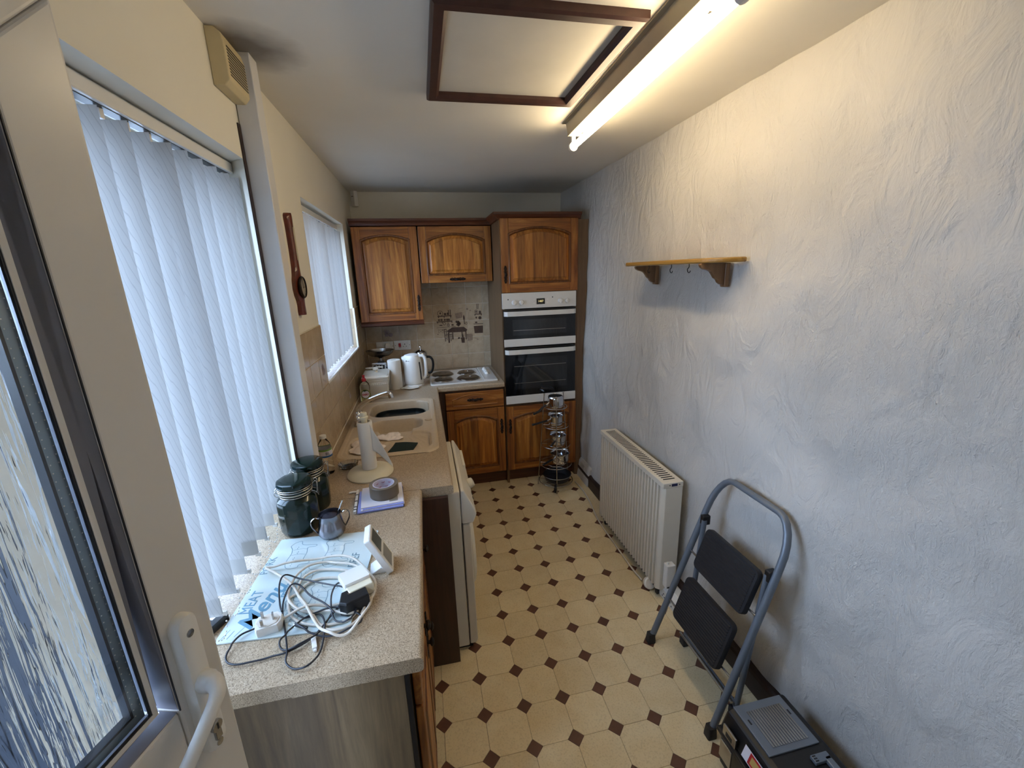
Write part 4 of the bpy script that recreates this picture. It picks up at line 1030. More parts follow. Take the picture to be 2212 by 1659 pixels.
b = B(); b.loft([[(p[0], -y, p[1]) for p in [(-.018 * k, -.036), (.018 * k, -.036), (.024 * k, -.005), (.021 * k, .020), (.010 * k, .036), (-.010 * k, .036), (-.021 * k, .020), (-.024 * k, -.005)]] for y, k in ((0, 1), (.022, 1), (.034, .72))]); b.obj('plug_body', 'white_plastic', pg, smooth=35)
b = B(); b.cyl((0, -.020, -.034), (0, -.022, -.052), .008, 10); b.box(-.007, .007, -.0355, -.033, -.018, -.012); b.obj('cable_grip', 'black_plastic', pg)
s2 = socket_plate('cooker_switch', 'white cooker switch with red rocker beside a single outlet', -.152, 1.148)
B().box(-.034, -.014, -.016, -.009, -.014, .019).obj('red_rocker', 'red', s2, bev=.002)
B().box(.040, .052, -.014, -.009, .012, .032).obj('rocker_switch', 'white_plastic', s2, bev=.002)
outlet(s2, .020)
for x in (-.062, .062): B().cyl((x, -.0108, 0), (x, -.009, 0), .003, 10).obj('screw', 'bronze', s2)
B().box(-.034, -.014, -.0106, -.0098, -.024, -.021).obj('marking', 'ink_brown', s2)
# ------------------------------------------------------------------ things along the back of the worktop
kt = thing('electric_kettle', 'white plastic jug kettle on its base beside the hob', 'kettle', (-.060, 1.885, ZW))
b = B(); b.lathe([(.078, 0), (.080, .008), (.076, .016), (.066, .019)], 36); b.obj('base', 'white_plastic', kt, smooth=40)
b = B()
def kr(r, z, sp=0): return [(r * math.cos(2 * PI * k / 40) - (sp * max(0, math.cos(2 * PI * k / 40 - PI)) ** 8), r * math.sin(2 * PI * k / 40), z) for k in range(40)]
b.loft([kr(.072, .020), kr(.0765, .030), kr(.077, .06), kr(.073, .14), kr(.068, .20, .010), kr(.064, .232, .022), kr(.060, .240, .020)]); b.obj('jug', 'white_plastic', kt, smooth=45)
b = B(); b.loft([kr(.058, .238, .012), kr(.054, .250, .006), kr(.030, .258), kr(.004, .259)]); b.obj('lid', 'white_plastic', kt, smooth=45)
b = B(); b.tube(bez([(.048, -.018, .236), (.080, -.020, .240), (.098, -.022, .215), (.100, -.022, .150), (.094, -.022, .085), (.074, -.018, .060)], 5), .013, 10, flat=(1, 1.1)); b.obj('handle', 'white_plastic', kt, smooth=60)
b = B(); b.tube([(.052, -.0465, .196), (.056, -.0505, .12), (.058, -.0535, .055)], .0055, 8); b.obj('water_gauge', 'black_plastic', kt, smooth=60)
b = B(); b.ball((-.046, -.0545, .212), .004, 8, 6, (1, .4, 1)); b.box(-.038, -.022, -.064, -.062, .2105, .2125); b.obj('printed_mark', 'black_plastic', kt)
cf = thing('cafetiere', 'glass and chrome cafetiere with black handle behind the kettle', 'cafetiere', (.006, 2.130, ZW))
b = B(); b.lathe([(.048, .004), (.050, .010), (.050, .190), (.052, .200), (.049, .200), (.047, .188), (.046, .012)], 32); b.obj('beaker', 'clear_glass', cf, smooth=40)
b = B(); b.lathe([(.055, .185), (.057, .200), (.056, .212), (.046, .232), (.024, .244), (.006, .246), (.004, .262), (.002, .262)], 32); b.ball((0, 0, .268), .011, 14, 8); b.obj('lid', 'chrome', cf, smooth=40)
b = B(); b.ring((0, 0, .012), .051, .004, 32); b.ring((0, 0, .175), .051, .003, 32)
for k in range(4): a = PI / 4 + k * PI / 2; b.cyl((.0515 * math.cos(a), .0515 * math.sin(a), 0), (.0515 * math.cos(a), .0515 * math.sin(a), .178), .0028, 8)
b.lathe([(.050, .003), (.050, .006), (.002, .006)], 32); b.obj('chrome_frame', 'chrome', cf, smooth=50)
b = B(); b.tube(bez([(.050, -.01, .180), (.075, -.016, .178), (.094, -.02, .150), (.094, -.02, .095), (.078, -.016, .050), (.052, -.01, .040)], 5), .010, 10, flat=(1, .9)); b.obj('handle', 'black_plastic', cf, smooth=60)
pr2 = thing('paper_towel_roll', 'white paper towel roll standing upright between crock and kettle', 'paper roll', (-.200, 1.835, ZW))
b = B(); b.lathe([(.020, .002), (.049, 0), (.051, .006), (.050, .222), (.048, .228), (.021, .228), (.020, .220)], 40, cap0=False, cap1=False); b.lathe([(.020, .002), (.0195, .2278)], 24, cap0=False, cap1=False); b.obj('roll', 'tissue', pr2, smooth=40)
b = B(); b.lathe([(.019, .001), (.019, .05)], 24, cap1=True); b.obj('card_tube', 'tape_brown', pr2, smooth=40)
sr = thing('spoon_rest', 'small cream saucer shaped spoon rest in front of the kettle', 'spoon rest', (-.085, 1.785, ZW))
b = B(); b.lathe([(.030, 0), (.050, .004), (.058, .011), (.056, .012), (.044, .006), (.002, .004)], 32, sx=1.12, sy=.82); b.obj('dish', 'ceramic', sr, smooth=50)
b = B(); b.loft([[(x, -w, z), (x, w, z), (x, w, z + .003), (x, -w, z + .003)] for x, w, z in ((-.05, .016, .007), (-.072, .014, .008), (-.085, .006, .008))]); b.obj('lip', 'ceramic', sr, bev=.001)
cr = thing('bread_crock', 'square cream ceramic crock with knobbed lid and moulded band', 'crock', (-.322, 1.675, ZW), (0, 0, math.radians(2)))
def rc(k, z, r=.012): return [(p[0] * k, p[1] * k, z) for p in rrect(-.088, .088, -.118, .118, r, 4)]
b = B(); b.loft([rc(.90, 0), rc(.93, .004), rc(1.0, .125), rc(1.02, .132), rc(1.04, .138), rc(1.04, .150), rc(1.0, .152)]); b.obj('body', 'ceramic', cr, smooth=40)
b = B(); b.loft([rc(1.07, .152), rc(1.07, .162), rc(1.02, .168), rc(.96, .168), rc(.95, .173), rc(.25, .177)]); b.obj('lid', 'ceramic', cr, smooth=35)
b = B(); b.lathe([(.016, .174), (.011, .182), (.012, .190), (.022, .197), (.020, .204), (.010, .208), (.001, .208)], 24); b.obj('knob', 'ceramic', cr, smooth=50)
b = B()
for k in range(12):
    x = -.076 + k * .0138
    for z in (.110, .120): b.ball((x, -.1165 - .0, z), .0058, 8, 5, (1.1, .5, .7))
for k in range(15):
    y = -.10 + k * .0143
    for z in (.110, .120): b.ball((.0868, y, z), .0058, 8, 5, (.5, 1.1, .7))
b.obj('moulded_band', 'ceramic', cr, smooth=60)
wl_ = thing('washing_up_liquid', 'clear bottle of yellow washing up liquid with red cap', 'bottle', (-.388, 1.500, ZW), (0, 0, math.radians(8)))
el = lambda k, z, kx=1.0: [(.036 * k * kx * math.cos(2 * PI * q / 28), .023 * k * math.sin(2 * PI * q / 28), z) for q in range(28)]
B().loft([el(.92, 0), el(1, .006), el(1.0, .05), el(.93, .085), el(.97, .11), el(.86, .135), el(.50, .152), el(.36, .156)]).obj('bottle', 'clear_plastic', wl_, smooth=50)
B().loft([el(.86, .003), el(.93, .008), el(.93, .045)]).obj('liquid', 'detergent', wl_, smooth=50)
b = B(); b.lathe([(.0145, .155), (.0145, .172), (.012, .175), (.008, .178), (.008, .190), (.010, .192), (.009, .198), (.004, .200)], 20); b.obj('cap', 'red', wl_, smooth=40)
b = B(); n = 24
def lab(sx_, sz, e): return [(sx_ * math.cos(2 * PI * k / n), -.0236 * math.sqrt(max(.05, 1 - (sx_ * math.cos(2 * PI * k / n) / .0365) ** 2)) - e, .066 + sz * math.sin(2 * PI * k / n)) for k in range(n)]
MT['label_yellow'] = mat('yellow_label', '#C9C24A', .5); MT['label_green'] = mat('dark_green_label', '#16442E', .5)
B().add(lab(.031, .034, .0003), [tuple(range(n))]).obj('label', 'label_yellow', wl_)
B().add(lab(.029, .032, .0008), [tuple(range(n))]).obj('label_ring', 'label_green', wl_)
B().add(lab(.0255, .027, .0013), [tuple(range(n))]).obj('label_disc', 'paper', wl_)
text('lettering', 'FAIRY', .0175, 'red', wl_, frame4((0, -.0262, .064), (1, 0, 0), (0, 0, 1)), bold=.0006)
b = B(); b.ball((-.004, -.0258, .090), .006, 8, 5, (1.3, .1, .7)); b.ball((.006, -.0258, .092), .005, 8, 5, (1.2, .1, .6)); b.obj('leaf_print', 'label_green', wl_)
ks = thing('kitchen_scales', 'black kitchen scales with a shiny oval weighing pan', 'scales', (-.325, 2.130, ZW))
b = B(); b.loft([[(p[0] * k, p[1] * k, z) for p in rrect(-.085, .085, -.07, .07, .03, 5)] for k, z in ((1, 0), (1, .03), (.7, .085), (.34, .155), (.30, .170))]); b.obj('body', 'black_plastic', ks, smooth=45)
b = B(); b.lathe([(.012, .165), (.010, .195), (.020, .200), (.026, .206)], 18); b.obj('stem', 'steel', ks, smooth=40)
b = B(); b.lathe([(.030, .205), (.075, .215), (.104, .238), (.116, .262), (.113, .263), (.100, .240), (.070, .219), (.002, .211)], 36, sy=.72); b.obj('weighing_pan', 'steel', ks, smooth=50)
B().cyl((0, -.062, .060), (0, -.050, .066), .035, 24).obj('dial', 'steel', ks, smooth=40)
gr = thing('steel_slicer', 'flat steel slicer with four long slots leaning behind the crock', 'slicer', (-.330, 1.93, ZW), (math.radians(-14), 0, math.radians(-6)))
b = B(); H_ = .185
for x in (-.050, -.022, .000, .022, .050): b.box(x - (.007 if abs(x) > .04 else .003), x + (.007 if abs(x) > .04 else .003), -.002, .002, .02, H_)
b.box(-.057, .057, -.002, .002, 0, .025); b.box(-.057, .057, -.002, .002, H_ - .012, H_ + .004); b.obj('plate', 'steel', gr, bev=.001)
B().box(-.056, .056, .004, .010, .0, .170).obj('back_plate', 'bronze', gr)
b = B(); b.tube(bez([(.055, 0, .15), (.078, 0, .16), (.082, 0, .178), (.066, 0, .186)], 4), .009, 8); b.obj('handle', 'black_plastic', gr, smooth=60)
sp = thing('ceramic_spoon', 'cream ceramic spoon lying across the back of the crock lid', 'spoon', (-.345, 1.775, ZW + .178))
b = B(); b.lathe([(.004, .006), (.022, .008), (.026, .014), (.023, .014), (.002, .010)], 20, c=(-.03, 0, -.002), sx=1.3); b.tube(bez([(-.005, 0, .010), (.03, .004, .014), (.065, .006, .010)], 5), .005, 8); b.obj('spoon', 'ceramic', sp, smooth=60)
# ------------------------------------------------------------------ things on the front half of the worktops
th = thing('paper_towel_stand', 'cream paper towel stand with a half used roll and hanging sheet', 'towel stand', (-.236, .335, ZW))
b = B(); b.lathe([(.098, 0), (.100, .006), (.092, .018), (.060, .026), (.014, .030), (.001, .030)], 44); b.obj('base', 'cream_wood', th, smooth=50)
b = B(); b.cyl((0, 0, .025), (0, 0, .265), .0125, 18); b.lathe([(.018, .262), (.019, .270), (.014, .274), (.015, .284), (.012, .290), (.002, .291)], 22); b.obj('spindle', 'cream_wood', th, smooth=40)
b = B(); b.lathe([(.024, .0305), (.0315, .030), (.032, .034), (.0318, .245), (.031, .248), (.024, .248), (.0235, .242)], 36, cap0=False, cap1=False); b.lathe([(.0235, .0305), (.0235, .2475)], 24, cap0=False, cap1=False); b.obj('roll', 'tissue', th, smooth=40)
vs, fs = [], []
for i in range(11):
    t = i / 10
    for j in range(13):
        s = j / 12
        za = .240 - .195 * s; zb = .120 - .088 * s
        z = za + (zb - za) * t
        x = .024 + .078 * s; y = -.022 - .004 * s + .006 * math.sin(4 * s) * t
        vs.append((x, y, z))
for i in range(10):
    for j in range(12): q = i * 13 + j; fs.append((q, q + 1, q + 14, q + 13))
o = B().add(vs, fs).obj('loose_sheet', 'tissue', th, smooth=80); s = o.modifiers.new('thickness', 'SOLIDIFY'); s.thickness = .0012
gd = thing('cut_glass_dish', 'small clear cut glass dish between the drainer and towel stand', 'dish', (-.345, .430, ZW))
b = B(); n = 32
def fl_(r, z): return [((r + .0022 * (k % 2)) * math.cos(2 * PI * k / n), (r + .0022 * (k % 2)) * math.sin(2 * PI * k / n), z) for k in range(n)]
b.loft([fl_(.030, 0), fl_(.040, .006), fl_(.043, .022), fl_(.040, .023), fl_(.034, .009), fl_(.006, .006)]); b.obj('dish', 'clear_glass', gd)
bo = thing('water_bottle', 'clear ribbed plastic water bottle beside the white boxing', 'bottle', (-.428, .395, ZW))
pr_ = [(.026, 0), (.029, .004)] + [(.0285 + .0012 * (k % 2), .010 + .008 * k) for k in range(9)] + [(.029, .085), (.029, .120), (.0285, .128), (.024, .145), (.015, .160), (.0125, .165), (.0125, .176)]
B().lathe(pr_, 28).obj('bottle', 'clear_plastic', bo, smooth=50)
B().lathe([(.0142, .168), (.0142, .182), (.012, .183)], 20).obj('cap', 'white_plastic', bo, smooth=40)
MT['label_blue'] = mat('blue_bottle_label', '#2A5E9A', .5); MT['label_lime'] = mat('lime_bottle_label', '#6E9A4A', .5)
B().lathe([(.0296, .085), (.0296, .120)], 28, cap0=False, cap1=False).obj('label', 'paper', bo, smooth=50); B().lathe([(.0299, .085), (.0299, .093)], 28, cap0=False, cap1=False).obj('label_band', 'label_blue', bo, smooth=50); B().lathe([(.0299, .114), (.0299, .122)], 28, cap0=False, cap1=False).obj('label_band', 'label_lime', bo, smooth=50)
text('lettering', 'BL', .018, 'navy', bo, frame4((.0306 * math.sin(.55), -.0306 * math.cos(.55), .103), (math.cos(.55), math.sin(.55), 0), (0, 0, 1)))
# green storage jars
def jar(label, x, y, rz):
    t = thing('storage_jar', label, 'jar', (x, y, ZW), (0, 0, rz), 'green clip top storage jars')
    n = 48
    def oc(r, z, f=1.0):
        out = []
        for k in range(n):
            a = 2 * PI * k / n; e = PI / 5; q = ((a + e / 2) % e) - e / 2
            rr_ = r * ((1 - f) + f * math.cos(e / 2) / math.cos(q) * 1.02); out.append((rr_ * math.cos(a), rr_ * math.sin(a), z))
        return out
    B().loft([oc(.050, 0, .3), oc(.058, .004, .5), oc(.0635, .016, 1), oc(.0655, .06, 1), oc(.0655, .112, 1), oc(.062, .126, .7), oc(.053, .136, .1), oc(.049, .139, 0), oc(.049, .148, 0), oc(.050, .152, 0)]).obj('body', 'green_glaze', t, smooth=25)
    B().loft([oc(.052, .154, 0), oc(.0535, .160, 0), oc(.0535, .168, 0), oc(.056, .176, .4), oc(.0575, .184, .6), oc(.0555, .192, .6), oc(.048, .1965, .4), oc(.028, .1995, .2), oc(.002, .200, 0)]).obj('lid', 'green_glaze', t, smooth=30)
    MT.setdefault('seal', mat('pale_rubber_seal', '#B9AE98', .6))
    b = B(); b.ring((0, 0, .1525), .0520, .0022, 40, 6); b.obj('rubber_seal', 'seal', t, smooth=60)
    b = B(); b.ring((0, 0, .143), .0505, .0016, 40, 6); b.ring((0, 0, .164), .0550, .0016, 40, 6); b.ring((0, 0, .171), .0555, .0013, 40, 6); b.obj('wire_band', 'wire', t, smooth=60)
    b = B()
    for yy in (-.012, .012):
        b.tube(bez([(.050, yy, .143), (.060, yy, .140), (.066, yy, .132), (.070, yy * .6, .120)], 4), .0014, 6)
        b.tube(bez([(.056, yy, .171), (.066, yy, .178), (.070, yy, .165), (.066, yy, .135)], 4), .0014, 6)
    b.tube([(.070, -.012, .165), (.070, .012, .165)], .0014, 6)
    h = B(); h.tube(bez([(-.050, -.012, .143), (-.060, -.012, .146), (-.064, -.012, .158), (-.056, -.012, .168), (-.064, 0, .160), (-.056, .012, .168), (-.064, .012, .158), (-.060, .012, .146), (-.050, .012, .143)], 4), .0014, 6); h.obj('wire_hinge', 'wire', t, smooth=60)
    B().prism([(.0, .118), (.018, .155), (-.018, .155)], 'x', .0690, .0700).obj('clasp_plate', 'wire', t); b.obj('wire_clasp', 'wire', t, smooth=60)
    return t
jar("green glazed clip top jar nearest the sugar bowl", -.428, -.052, math.radians(12))
jar('green glazed clip top jar behind, against the white boxing', -.420, .092, math.radians(8))
sb = thing('sugar_bowl', 'stainless steel two handled sugar bowl with a spoon in it', 'sugar bowl', (-.313, -.120, ZW), (0, 0, math.radians(18)))
b = B(); b.lathe([(.028, 0), (.036, .004), (.0435, .016), (.0445, .024), (.041, .040), (.0365, .060), (.035, .078), (.0365, .084), (.0350, .0845), (.0335, .078), (.034, .060), (.039, .040), (.041, .022), (.002, .012)], 36); b.obj('bowl', 'bowl_steel', sb, smooth=50)
for s in (-1, 1):
    b = B(); b.tube(bez([(s * .036, 0, .076), (s * .048, 0, .082), (s * .060, 0, .072), (s * .060, 0, .052), (s * .050, 0, .032), (s * .043, 0, .022)], 5), .006, 8, flat=(.3, 1) if True else None); b.obj('handle', 'steel', sb, smooth=60)
B().lathe([(.0385, .028), (.002, .032)], 24).obj('sugar', 'paper', sb, smooth=60, kind='stuff')
ts = thing('teaspoon', 'thin steel teaspoon standing in the sugar bowl', 'spoon', (-.303, -.115, ZW + .031))
b = B(); b.tube(bez([(-.006, -.004, 0), (.014, .006, .045), (.032, .014, .085)], 5), [.0026] * 10 + [.0034], 6, flat=(1, .5)); b.obj('spoon', 'chrome', ts, smooth=60)
# envelopes, tape
def sheet(b, w, h, z0, z1, rz=0, dx=0, dy=0, curl=0):
    c, s = math.cos(rz), math.sin(rz); pts = [(-w / 2, -h / 2), (w / 2, -h / 2), (w / 2, h / 2), (-w / 2, h / 2)]
    b.add([(c * x - s * y + dx, s * x + c * y + dy, z + (curl if (y < 0 and z > z0 - 1) else 0)) for z in (z0, z1) for x, y in pts], [(3, 2, 1, 0), (4, 5, 6, 7), (0, 1, 5, 4), (1, 2, 6, 5), (2, 3, 7, 6), (3, 0, 4, 7)]); return b
MT['card_grey'] = mat('grey_card', '#8A8884', .8)
px_, py_ = -.168, .085
def paper(label, m, w, h, z0, z1, rz, dx=0, dy=0, name='envelope', parts=None):
    t = thing(name, label, 'paper', (px_, py_, ZW), (0, 0, math.radians(rz)), 'stack of post under the parcel tape')
    o = sheet(B(), w, h, z0, z1, 0, dx, dy).obj('sheet', m, t, bev=.0004)
    return t
paper('grey card at the very bottom of the stack of post', 'card_grey', .150, .150, 0, .0012, 9, .004, -.016, 'card')
paper('thick folded letter with a navy edge under the envelopes', 'navy', .170, .165, .0014, .0030, 4, .0, -.006, 'letter')
paper('blue tinted folded letter in the middle of the stack of post', 'blue_paper', .168, .168, .0032, .0085, 4, -.002, -.006, 'letter')
paper('white opened envelope with a crumpled edge in the stack of post', 'paper', .160, .160, .0087, .0120, 6, .004, -.004)
paper('pale blue printed letter just under the topmost envelope', 'blue_paper', .150, .158, .0122, .0142, 5, .008, -.004, 'letter')
te = paper('white window envelope lying topmost under the parcel tape', 'paper', .156, .162, .0144, .0170, 5, .004, .006)
B().box(.030, .062, -.060, -.018, .0170, .0173).obj('address_window', 'card_grey', te)
pn = thing('plastic_strip', 'white plastic edge clip sticking out beside the stack of post', 'clip', (-.262, .095, ZW), (0, 0, math.radians(4)))
b = B(); b.box(-.006, .004, -.10, .075, .0005, .012); b.loft([[(x, y - .006, .004), (x, y + .006, .004), (x, y + .006, .007), (x, y - .006, .007)] for x, y in ((-.004, .070), (-.022, .074), (-.036, .070))]); b.obj('strip', 'white_plastic', pn, bev=.001)
b = B()
for y in (-.085, -.065, -.02, .03): b.box(-.0065, .0042, y - .003, y + .003, .004, .0125)
b.obj('notches', 'black_plastic', pn)
tr_ = thing('parcel_tape', 'roll of brown parcel tape with red printed core on the post', 'tape', (-.155, .092, ZW + .0172))
b = B(); b.lathe([(.041, 0), (.0545, 0), (.0555, .001), (.0555, .047), (.0545, .048), (.041, .048)], 44, cap0=False, cap1=False); b.obj('tape_roll', 'tape_brown', tr_, smooth=40)
b = B(); b.lathe([(.0405, 0), (.0415, 0), (.0415, .0482), (.0385, .0482), (.0385, 0)], 44, cap0=False, cap1=False); b.obj('core', 'tape_core', tr_, smooth=40)
k_ = 0
for a0 in [i * 38 for i in range(3, 9)] + [22 + i * 38 for i in range(3, 8)]:
    z = .034 if k_ < 6 else .016; k_ += 1
    a = math.radians(a0 - 90)
    text('core_print', 'vaf', .011, 'ink_red', tr_, frame4((.0379 * math.cos(a), .0379 * math.sin(a), z), (math.sin(a), -math.cos(a), 0), (0, 0, 1)), shear=.2, ext=.0001)
# smart meter display
sm_ = thing('energy_display', 'white energy display monitor tilted on its stand', 'monitor', (-.122, -.335, ZW), (0, 0, math.radians(4)))
b = B(); b.loft([[(x, p[0], p[1]) for p in rrect(-.044, .044, 0, .135, .008, 3)] for x in (-.010, .006)] + [[(.009, p[0] * .95, .075 + (p[1] - .075) * .96) for p in rrect(-.044, .044, 0, .135, .008, 3)]])
Mt = Matrix.Translation((.018, 0, .004)) @ Matrix.Rotation(math.radians(-25), 4, 'Y')
b.xform(Mt); b.obj('case', 'white_plastic', sm_, smooth=35)
B().box(.0092, .0098, -.032, .032, .074, .124).xform(Mt).obj('screen', 'lcd', sm_)
B().box(.0092, .0097, -.032, .032, .014, .062).xform(Mt).obj('button_panel', 'card_grey', sm_, bev=.001)
b = B(); b.prism([(-.012, .02), (-.045, .0), (-.038, .0), (.0, .0), (.004, .012)], 'y', -.028, .028); b.obj('stand', 'white_plastic', sm_, bev=.002)
# glass worktop saver with printed cuts chart
gbd = thing('glass_chopping_board', 'pale blue glass board printed with a meat menu under the cables', 'chopping board', (-.335, -.335, ZW), (0, 0, math.radians(-4.5)))
b = B(); b.loft([[(p[0], p[1], z) for p in rrect(-.160, .160, -.210, .210, .006, 3)] for z in (.0008, .0048)]); b.obj('board', 'frost_board', gbd, bev=.0005)
b = B()
for x in (-.14, .14):
    for y in (-.19, .19): b.cyl((x, y, 0), (x, y, .001), .006, 10)
b.obj('feet', 'clear_plastic', gbd)
ZT_ = .0050
fm = lambda x, y: frame4((x, y, ZT_), (0, 1, 0), (-1, 0, 0))
text('lettering', 'MEAT', .042, 'ink_blue', gbd, fm(-.128, -.078) @ Matrix.Rotation(math.radians(-4), 4, 'Z'), sx=.82)
text('lettering', 'Menu', .068, 'ink_blue', gbd, fm(-.092, -.098) @ Matrix.Rotation(math.radians(-14), 4, 'Z'), shear=.35, bold=.0012, sx=1.05)
B().add([(-.058, -.072, ZT_), (-.036, -.072, ZT_), (-.036, -.016, ZT_), (-.058, -.016, ZT_)], [(0, 1, 2, 3)]).obj('print_block', 'ink_blue', gbd)
text('lettering', 'FOOD', .018, 'frost_board', gbd, fm(-.047, -.044) @ Matrix.Translation((0, 0, .0004)))
text('lettering', 'PORK', .033, 'ink_grey', gbd, fm(-.146, .075), sx=.95)
text('lettering', 'BEEF', .036, 'ink_grey', gbd, fm(.112, .060), sx=.95)
b = B()
def ln(pts, w=.0009):
    for (xa, ya), (xb, yb) in zip(pts[:-1], pts[1:]):
        L = math.hypot(xb - xa, yb - ya) or 1; nx_, ny_ = -(yb - ya) / L * w, (xb - xa) / L * w
        b.add([(xa + nx_, ya + ny_, ZT_), (xb + nx_, yb + ny_, ZT_), (xb - nx_, yb - ny_, ZT_), (xa - nx_, ya - ny_, ZT_)], [(0, 1, 2, 3)])
def beast(cx, cy, k, flip=1):
    pts = [(-.045, -.012), (-.05, .004), (-.042, .018), (-.02, .024), (.01, .022), (.03, .026), (.044, .034), (.058, .026), (.062, .012), (.05, .008), (.044, -.004), (.042, -.03), (.034, -.03), (.032, -.012), (.01, -.016), (-.02, -.016), (-.026, -.032), (-.034, -.032), (-.036, -.012), (-.045, -.012)]
    f = lambda p: (cx - p[1] * k, cy + flip * p[0] * k)
    P3 = [(q[0], q[1]) for q in bez([(p[0], p[1], 0) for p in pts], 3)]; ln([f(p) for p in P3])
    for x in (-.022, .004, .026): ln([f((x, .022)), f((x + .004, 0)), f((x, -.014))], .0005)
    for x, z in ((-.034, .006), (-.01, .008), (.014, .006), (.034, .012)): ln([f((x - .006, z)), f((x - .002, z + .003)), f((x + .002, z)), f((x + .006, z + .002))], .0006)
for bs_ in ((-.070, .110, 1.25), (.045, .105, 1.35), (-.010, -.005, .9), (.055, -.100, 1.1), (-.010, -.13, .8)):
    b = B(); beast(*bs_); b.obj('animal_drawing', 'ink_grey', gbd)
b = B()
ln([(-.150, -.20), (-.140, -.17)]); ln([(-.135, -.20), (-.128, -.175)]); ln([(-.120, -.195), (-.10, -.15)])
b.obj('pen_strokes', 'ink_grey', gbd)['kind'] = 'stuff'
# ------------------------------------------------------------------ cables on the board
ZC_ = ZW + .005
def lay(pts, r, seed, lift=.0):
    rnd = random.Random(seed); q = bez([(x, y, 0) for x, y in pts], 6); n = len(q); out = []
    ph = rnd.uniform(0, 6.3)
    for i, p in enumerate(q): out.append((p[0], p[1], ZC_ + r + lift + .5 * lift * math.sin(i * .35 + ph)))
    return out
white1 = [(-0.364, -0.502), (-0.321, -0.484), (-0.281, -0.477), (-0.241, -0.482), (-0.189, -0.489), (-0.159, -0.488), (-0.142, -0.468), (-0.139, -0.44), (-0.152, -0.398), (-0.186, -0.337), (-0.226, -0.299), (-0.29, -0.27), (-0.353, -0.266), (-0.394, -0.278), (-0.441, -0.277), (-0.474, -0.273), (-0.428, -0.323), (-0.371, -0.379), (-0.342, -0.426), (-0.314, -0.472), (-0.285, -0.52), (-0.261, -0.555), (-0.237, -0.581), (-0.214, -0.591), (-0.187, -0.584), (-0.164, -0.556), (-0.149, -0.512), (-0.146, -0.464)]
white2 = [(-0.146, -0.464), (-0.155, -0.409), (-0.179, -0.357), (-0.212, -0.327), (-0.264, -0.302), (-0.302, -0.284), (-0.346, -0.296), (-0.374, -0.334), (-0.379, -0.377), (-0.367, -0.432), (-0.335, -0.471), (-0.299, -0.487), (-0.249, -0.500), (-.200, -.520), (-.170, -.500)]
white3 = [(-.170, -.500), (-.150, -.45), (-0.18, -0.39), (-0.219, -0.35), (-0.248, -0.335), (-0.284, -0.321), (-0.322, -0.318), (-0.35, -0.343), (-0.356, -0.383), (-0.342, -0.426), (-0.299, -0.487), (-0.269, -0.532), (-.24, -.560), (-.20, -.565), (-.172, -.540), (-.160, -.49)]
white4 = [(-.160, -.49), (-.165, -.43), (-0.195, -0.385), (-0.233, -0.372), (-0.273, -0.359), (-0.31, -0.356), (-0.337, -0.374), (-0.353, -0.402), (-0.369, -0.419), (-0.363, -0.452), (-0.343, -0.492), (-0.306, -0.523), (-0.255, -0.54), (-0.223, -0.541), (-0.195, -0.533), (-0.175, -0.500), (-.185, -.470)]
ex = thing('extension_lead', 'coiled off white extension lead with its socket block and plug', 'extension lead', (-.26, -.43, ZW))
O_ = Vector((-.26, -.43, ZW))
b = B()
for k, (w_, lf) in enumerate(((white1, .012), (white2, .006), (white3, .003), (white4, .001))):
    b.tube([tuple(Vector(p) - O_) for p in lay(w_, .0036, k, lf)], .0036, 8)
b.obj('cable', 'old_white', ex, smooth=70)
# plug, pins upwards
pg = bpy.data.objects.new('plug', None); COL.objects.link(pg); pg.parent = ex; pg.location = Vector((-.390, -.512, ZC_)) - O_; pg.rotation_euler = (math.radians(8), 0, math.radians(14))
b = B(); pp_ = [(-.026, -.020), (.020, -.022), (.030, -.010), (.032, .010), (.022, .022), (-.024, .022), (-.030, .012), (-.030, -.012)]
b.loft([[(p[0] * k, p[1] * k, z) for p in pp_] for k, z in ((.94, .0), (1.0, .004), (1.0, .022), (.93, .027))]); b.obj('plug_body', 'white_plastic', pg, smooth=30)
b = B(); b.lathe([(.024, .0265), (.024, .029)], 8, sx=1.1, sy=.8); b.obj('plug_cover', 'old_white', pg)
for x, y, w, h in ((-.012, .012, .0032, .0020), (-.012, -.013, .0032, .0020), (.012, .0, .0020, .004)): B().box(x - w, x + w, y - h, y + h, .028, .048).obj('pin', 'steel', pg, bev=.0006)
bl = bpy.data.objects.new('socket_block', None); COL.objects.link(bl); bl.parent = ex; bl.location = Vector((-.195, -.420, ZC_ + .002)) - O_; bl.rotation_euler = (math.radians(-6), math.radians(0), math.radians(26))
b = B(); b.loft([[(p[0] * k, p[1], z) for p in rrect(-.036, .036, -.034, .034, .006, 3)] for k, z in ((.94, 0), (1, .004), (1, .040), (.94, .044))]); b.obj('block_body', 'white_plastic', bl, smooth=35)
B().box(-.0365, .0365, -.0345, .0345, .030, .0312).obj('seam', 'old_white', bl)
b = B(); b.loft([[(p[0], p[1], z) for p in [(-.034 * k, -.062), (.034 * k, -.062), (.036 * k, -.034), (-.036 * k, -.034)]] for k, z in ((.95, .006), (1, .010), (1, .030), (.9, .036))]); b.obj('plug_in_cover', 'cream_wood', bl, bev=.002)
ad = thing('power_adaptor', 'black plug in power adaptor stuck in the white socket block', 'adaptor', (-.190, -.487, ZC_ + .001), (0, 0, math.radians(26)))
b = B(); b.loft([[(p[0], p[1], z) for p in [(-.040 * k, -.012 * k), (-.026 * k, -.028 * k), (.034 * k, -.028 * k), (.038 * k, .014 * k), (.020 * k, .024 * k), (-.024 * k, .024 * k)]] for k, z in ((.96, .0), (1, .003), (1, .034), (.94, .040))]); b.obj('case', 'black_plastic', ad, bev=.002)
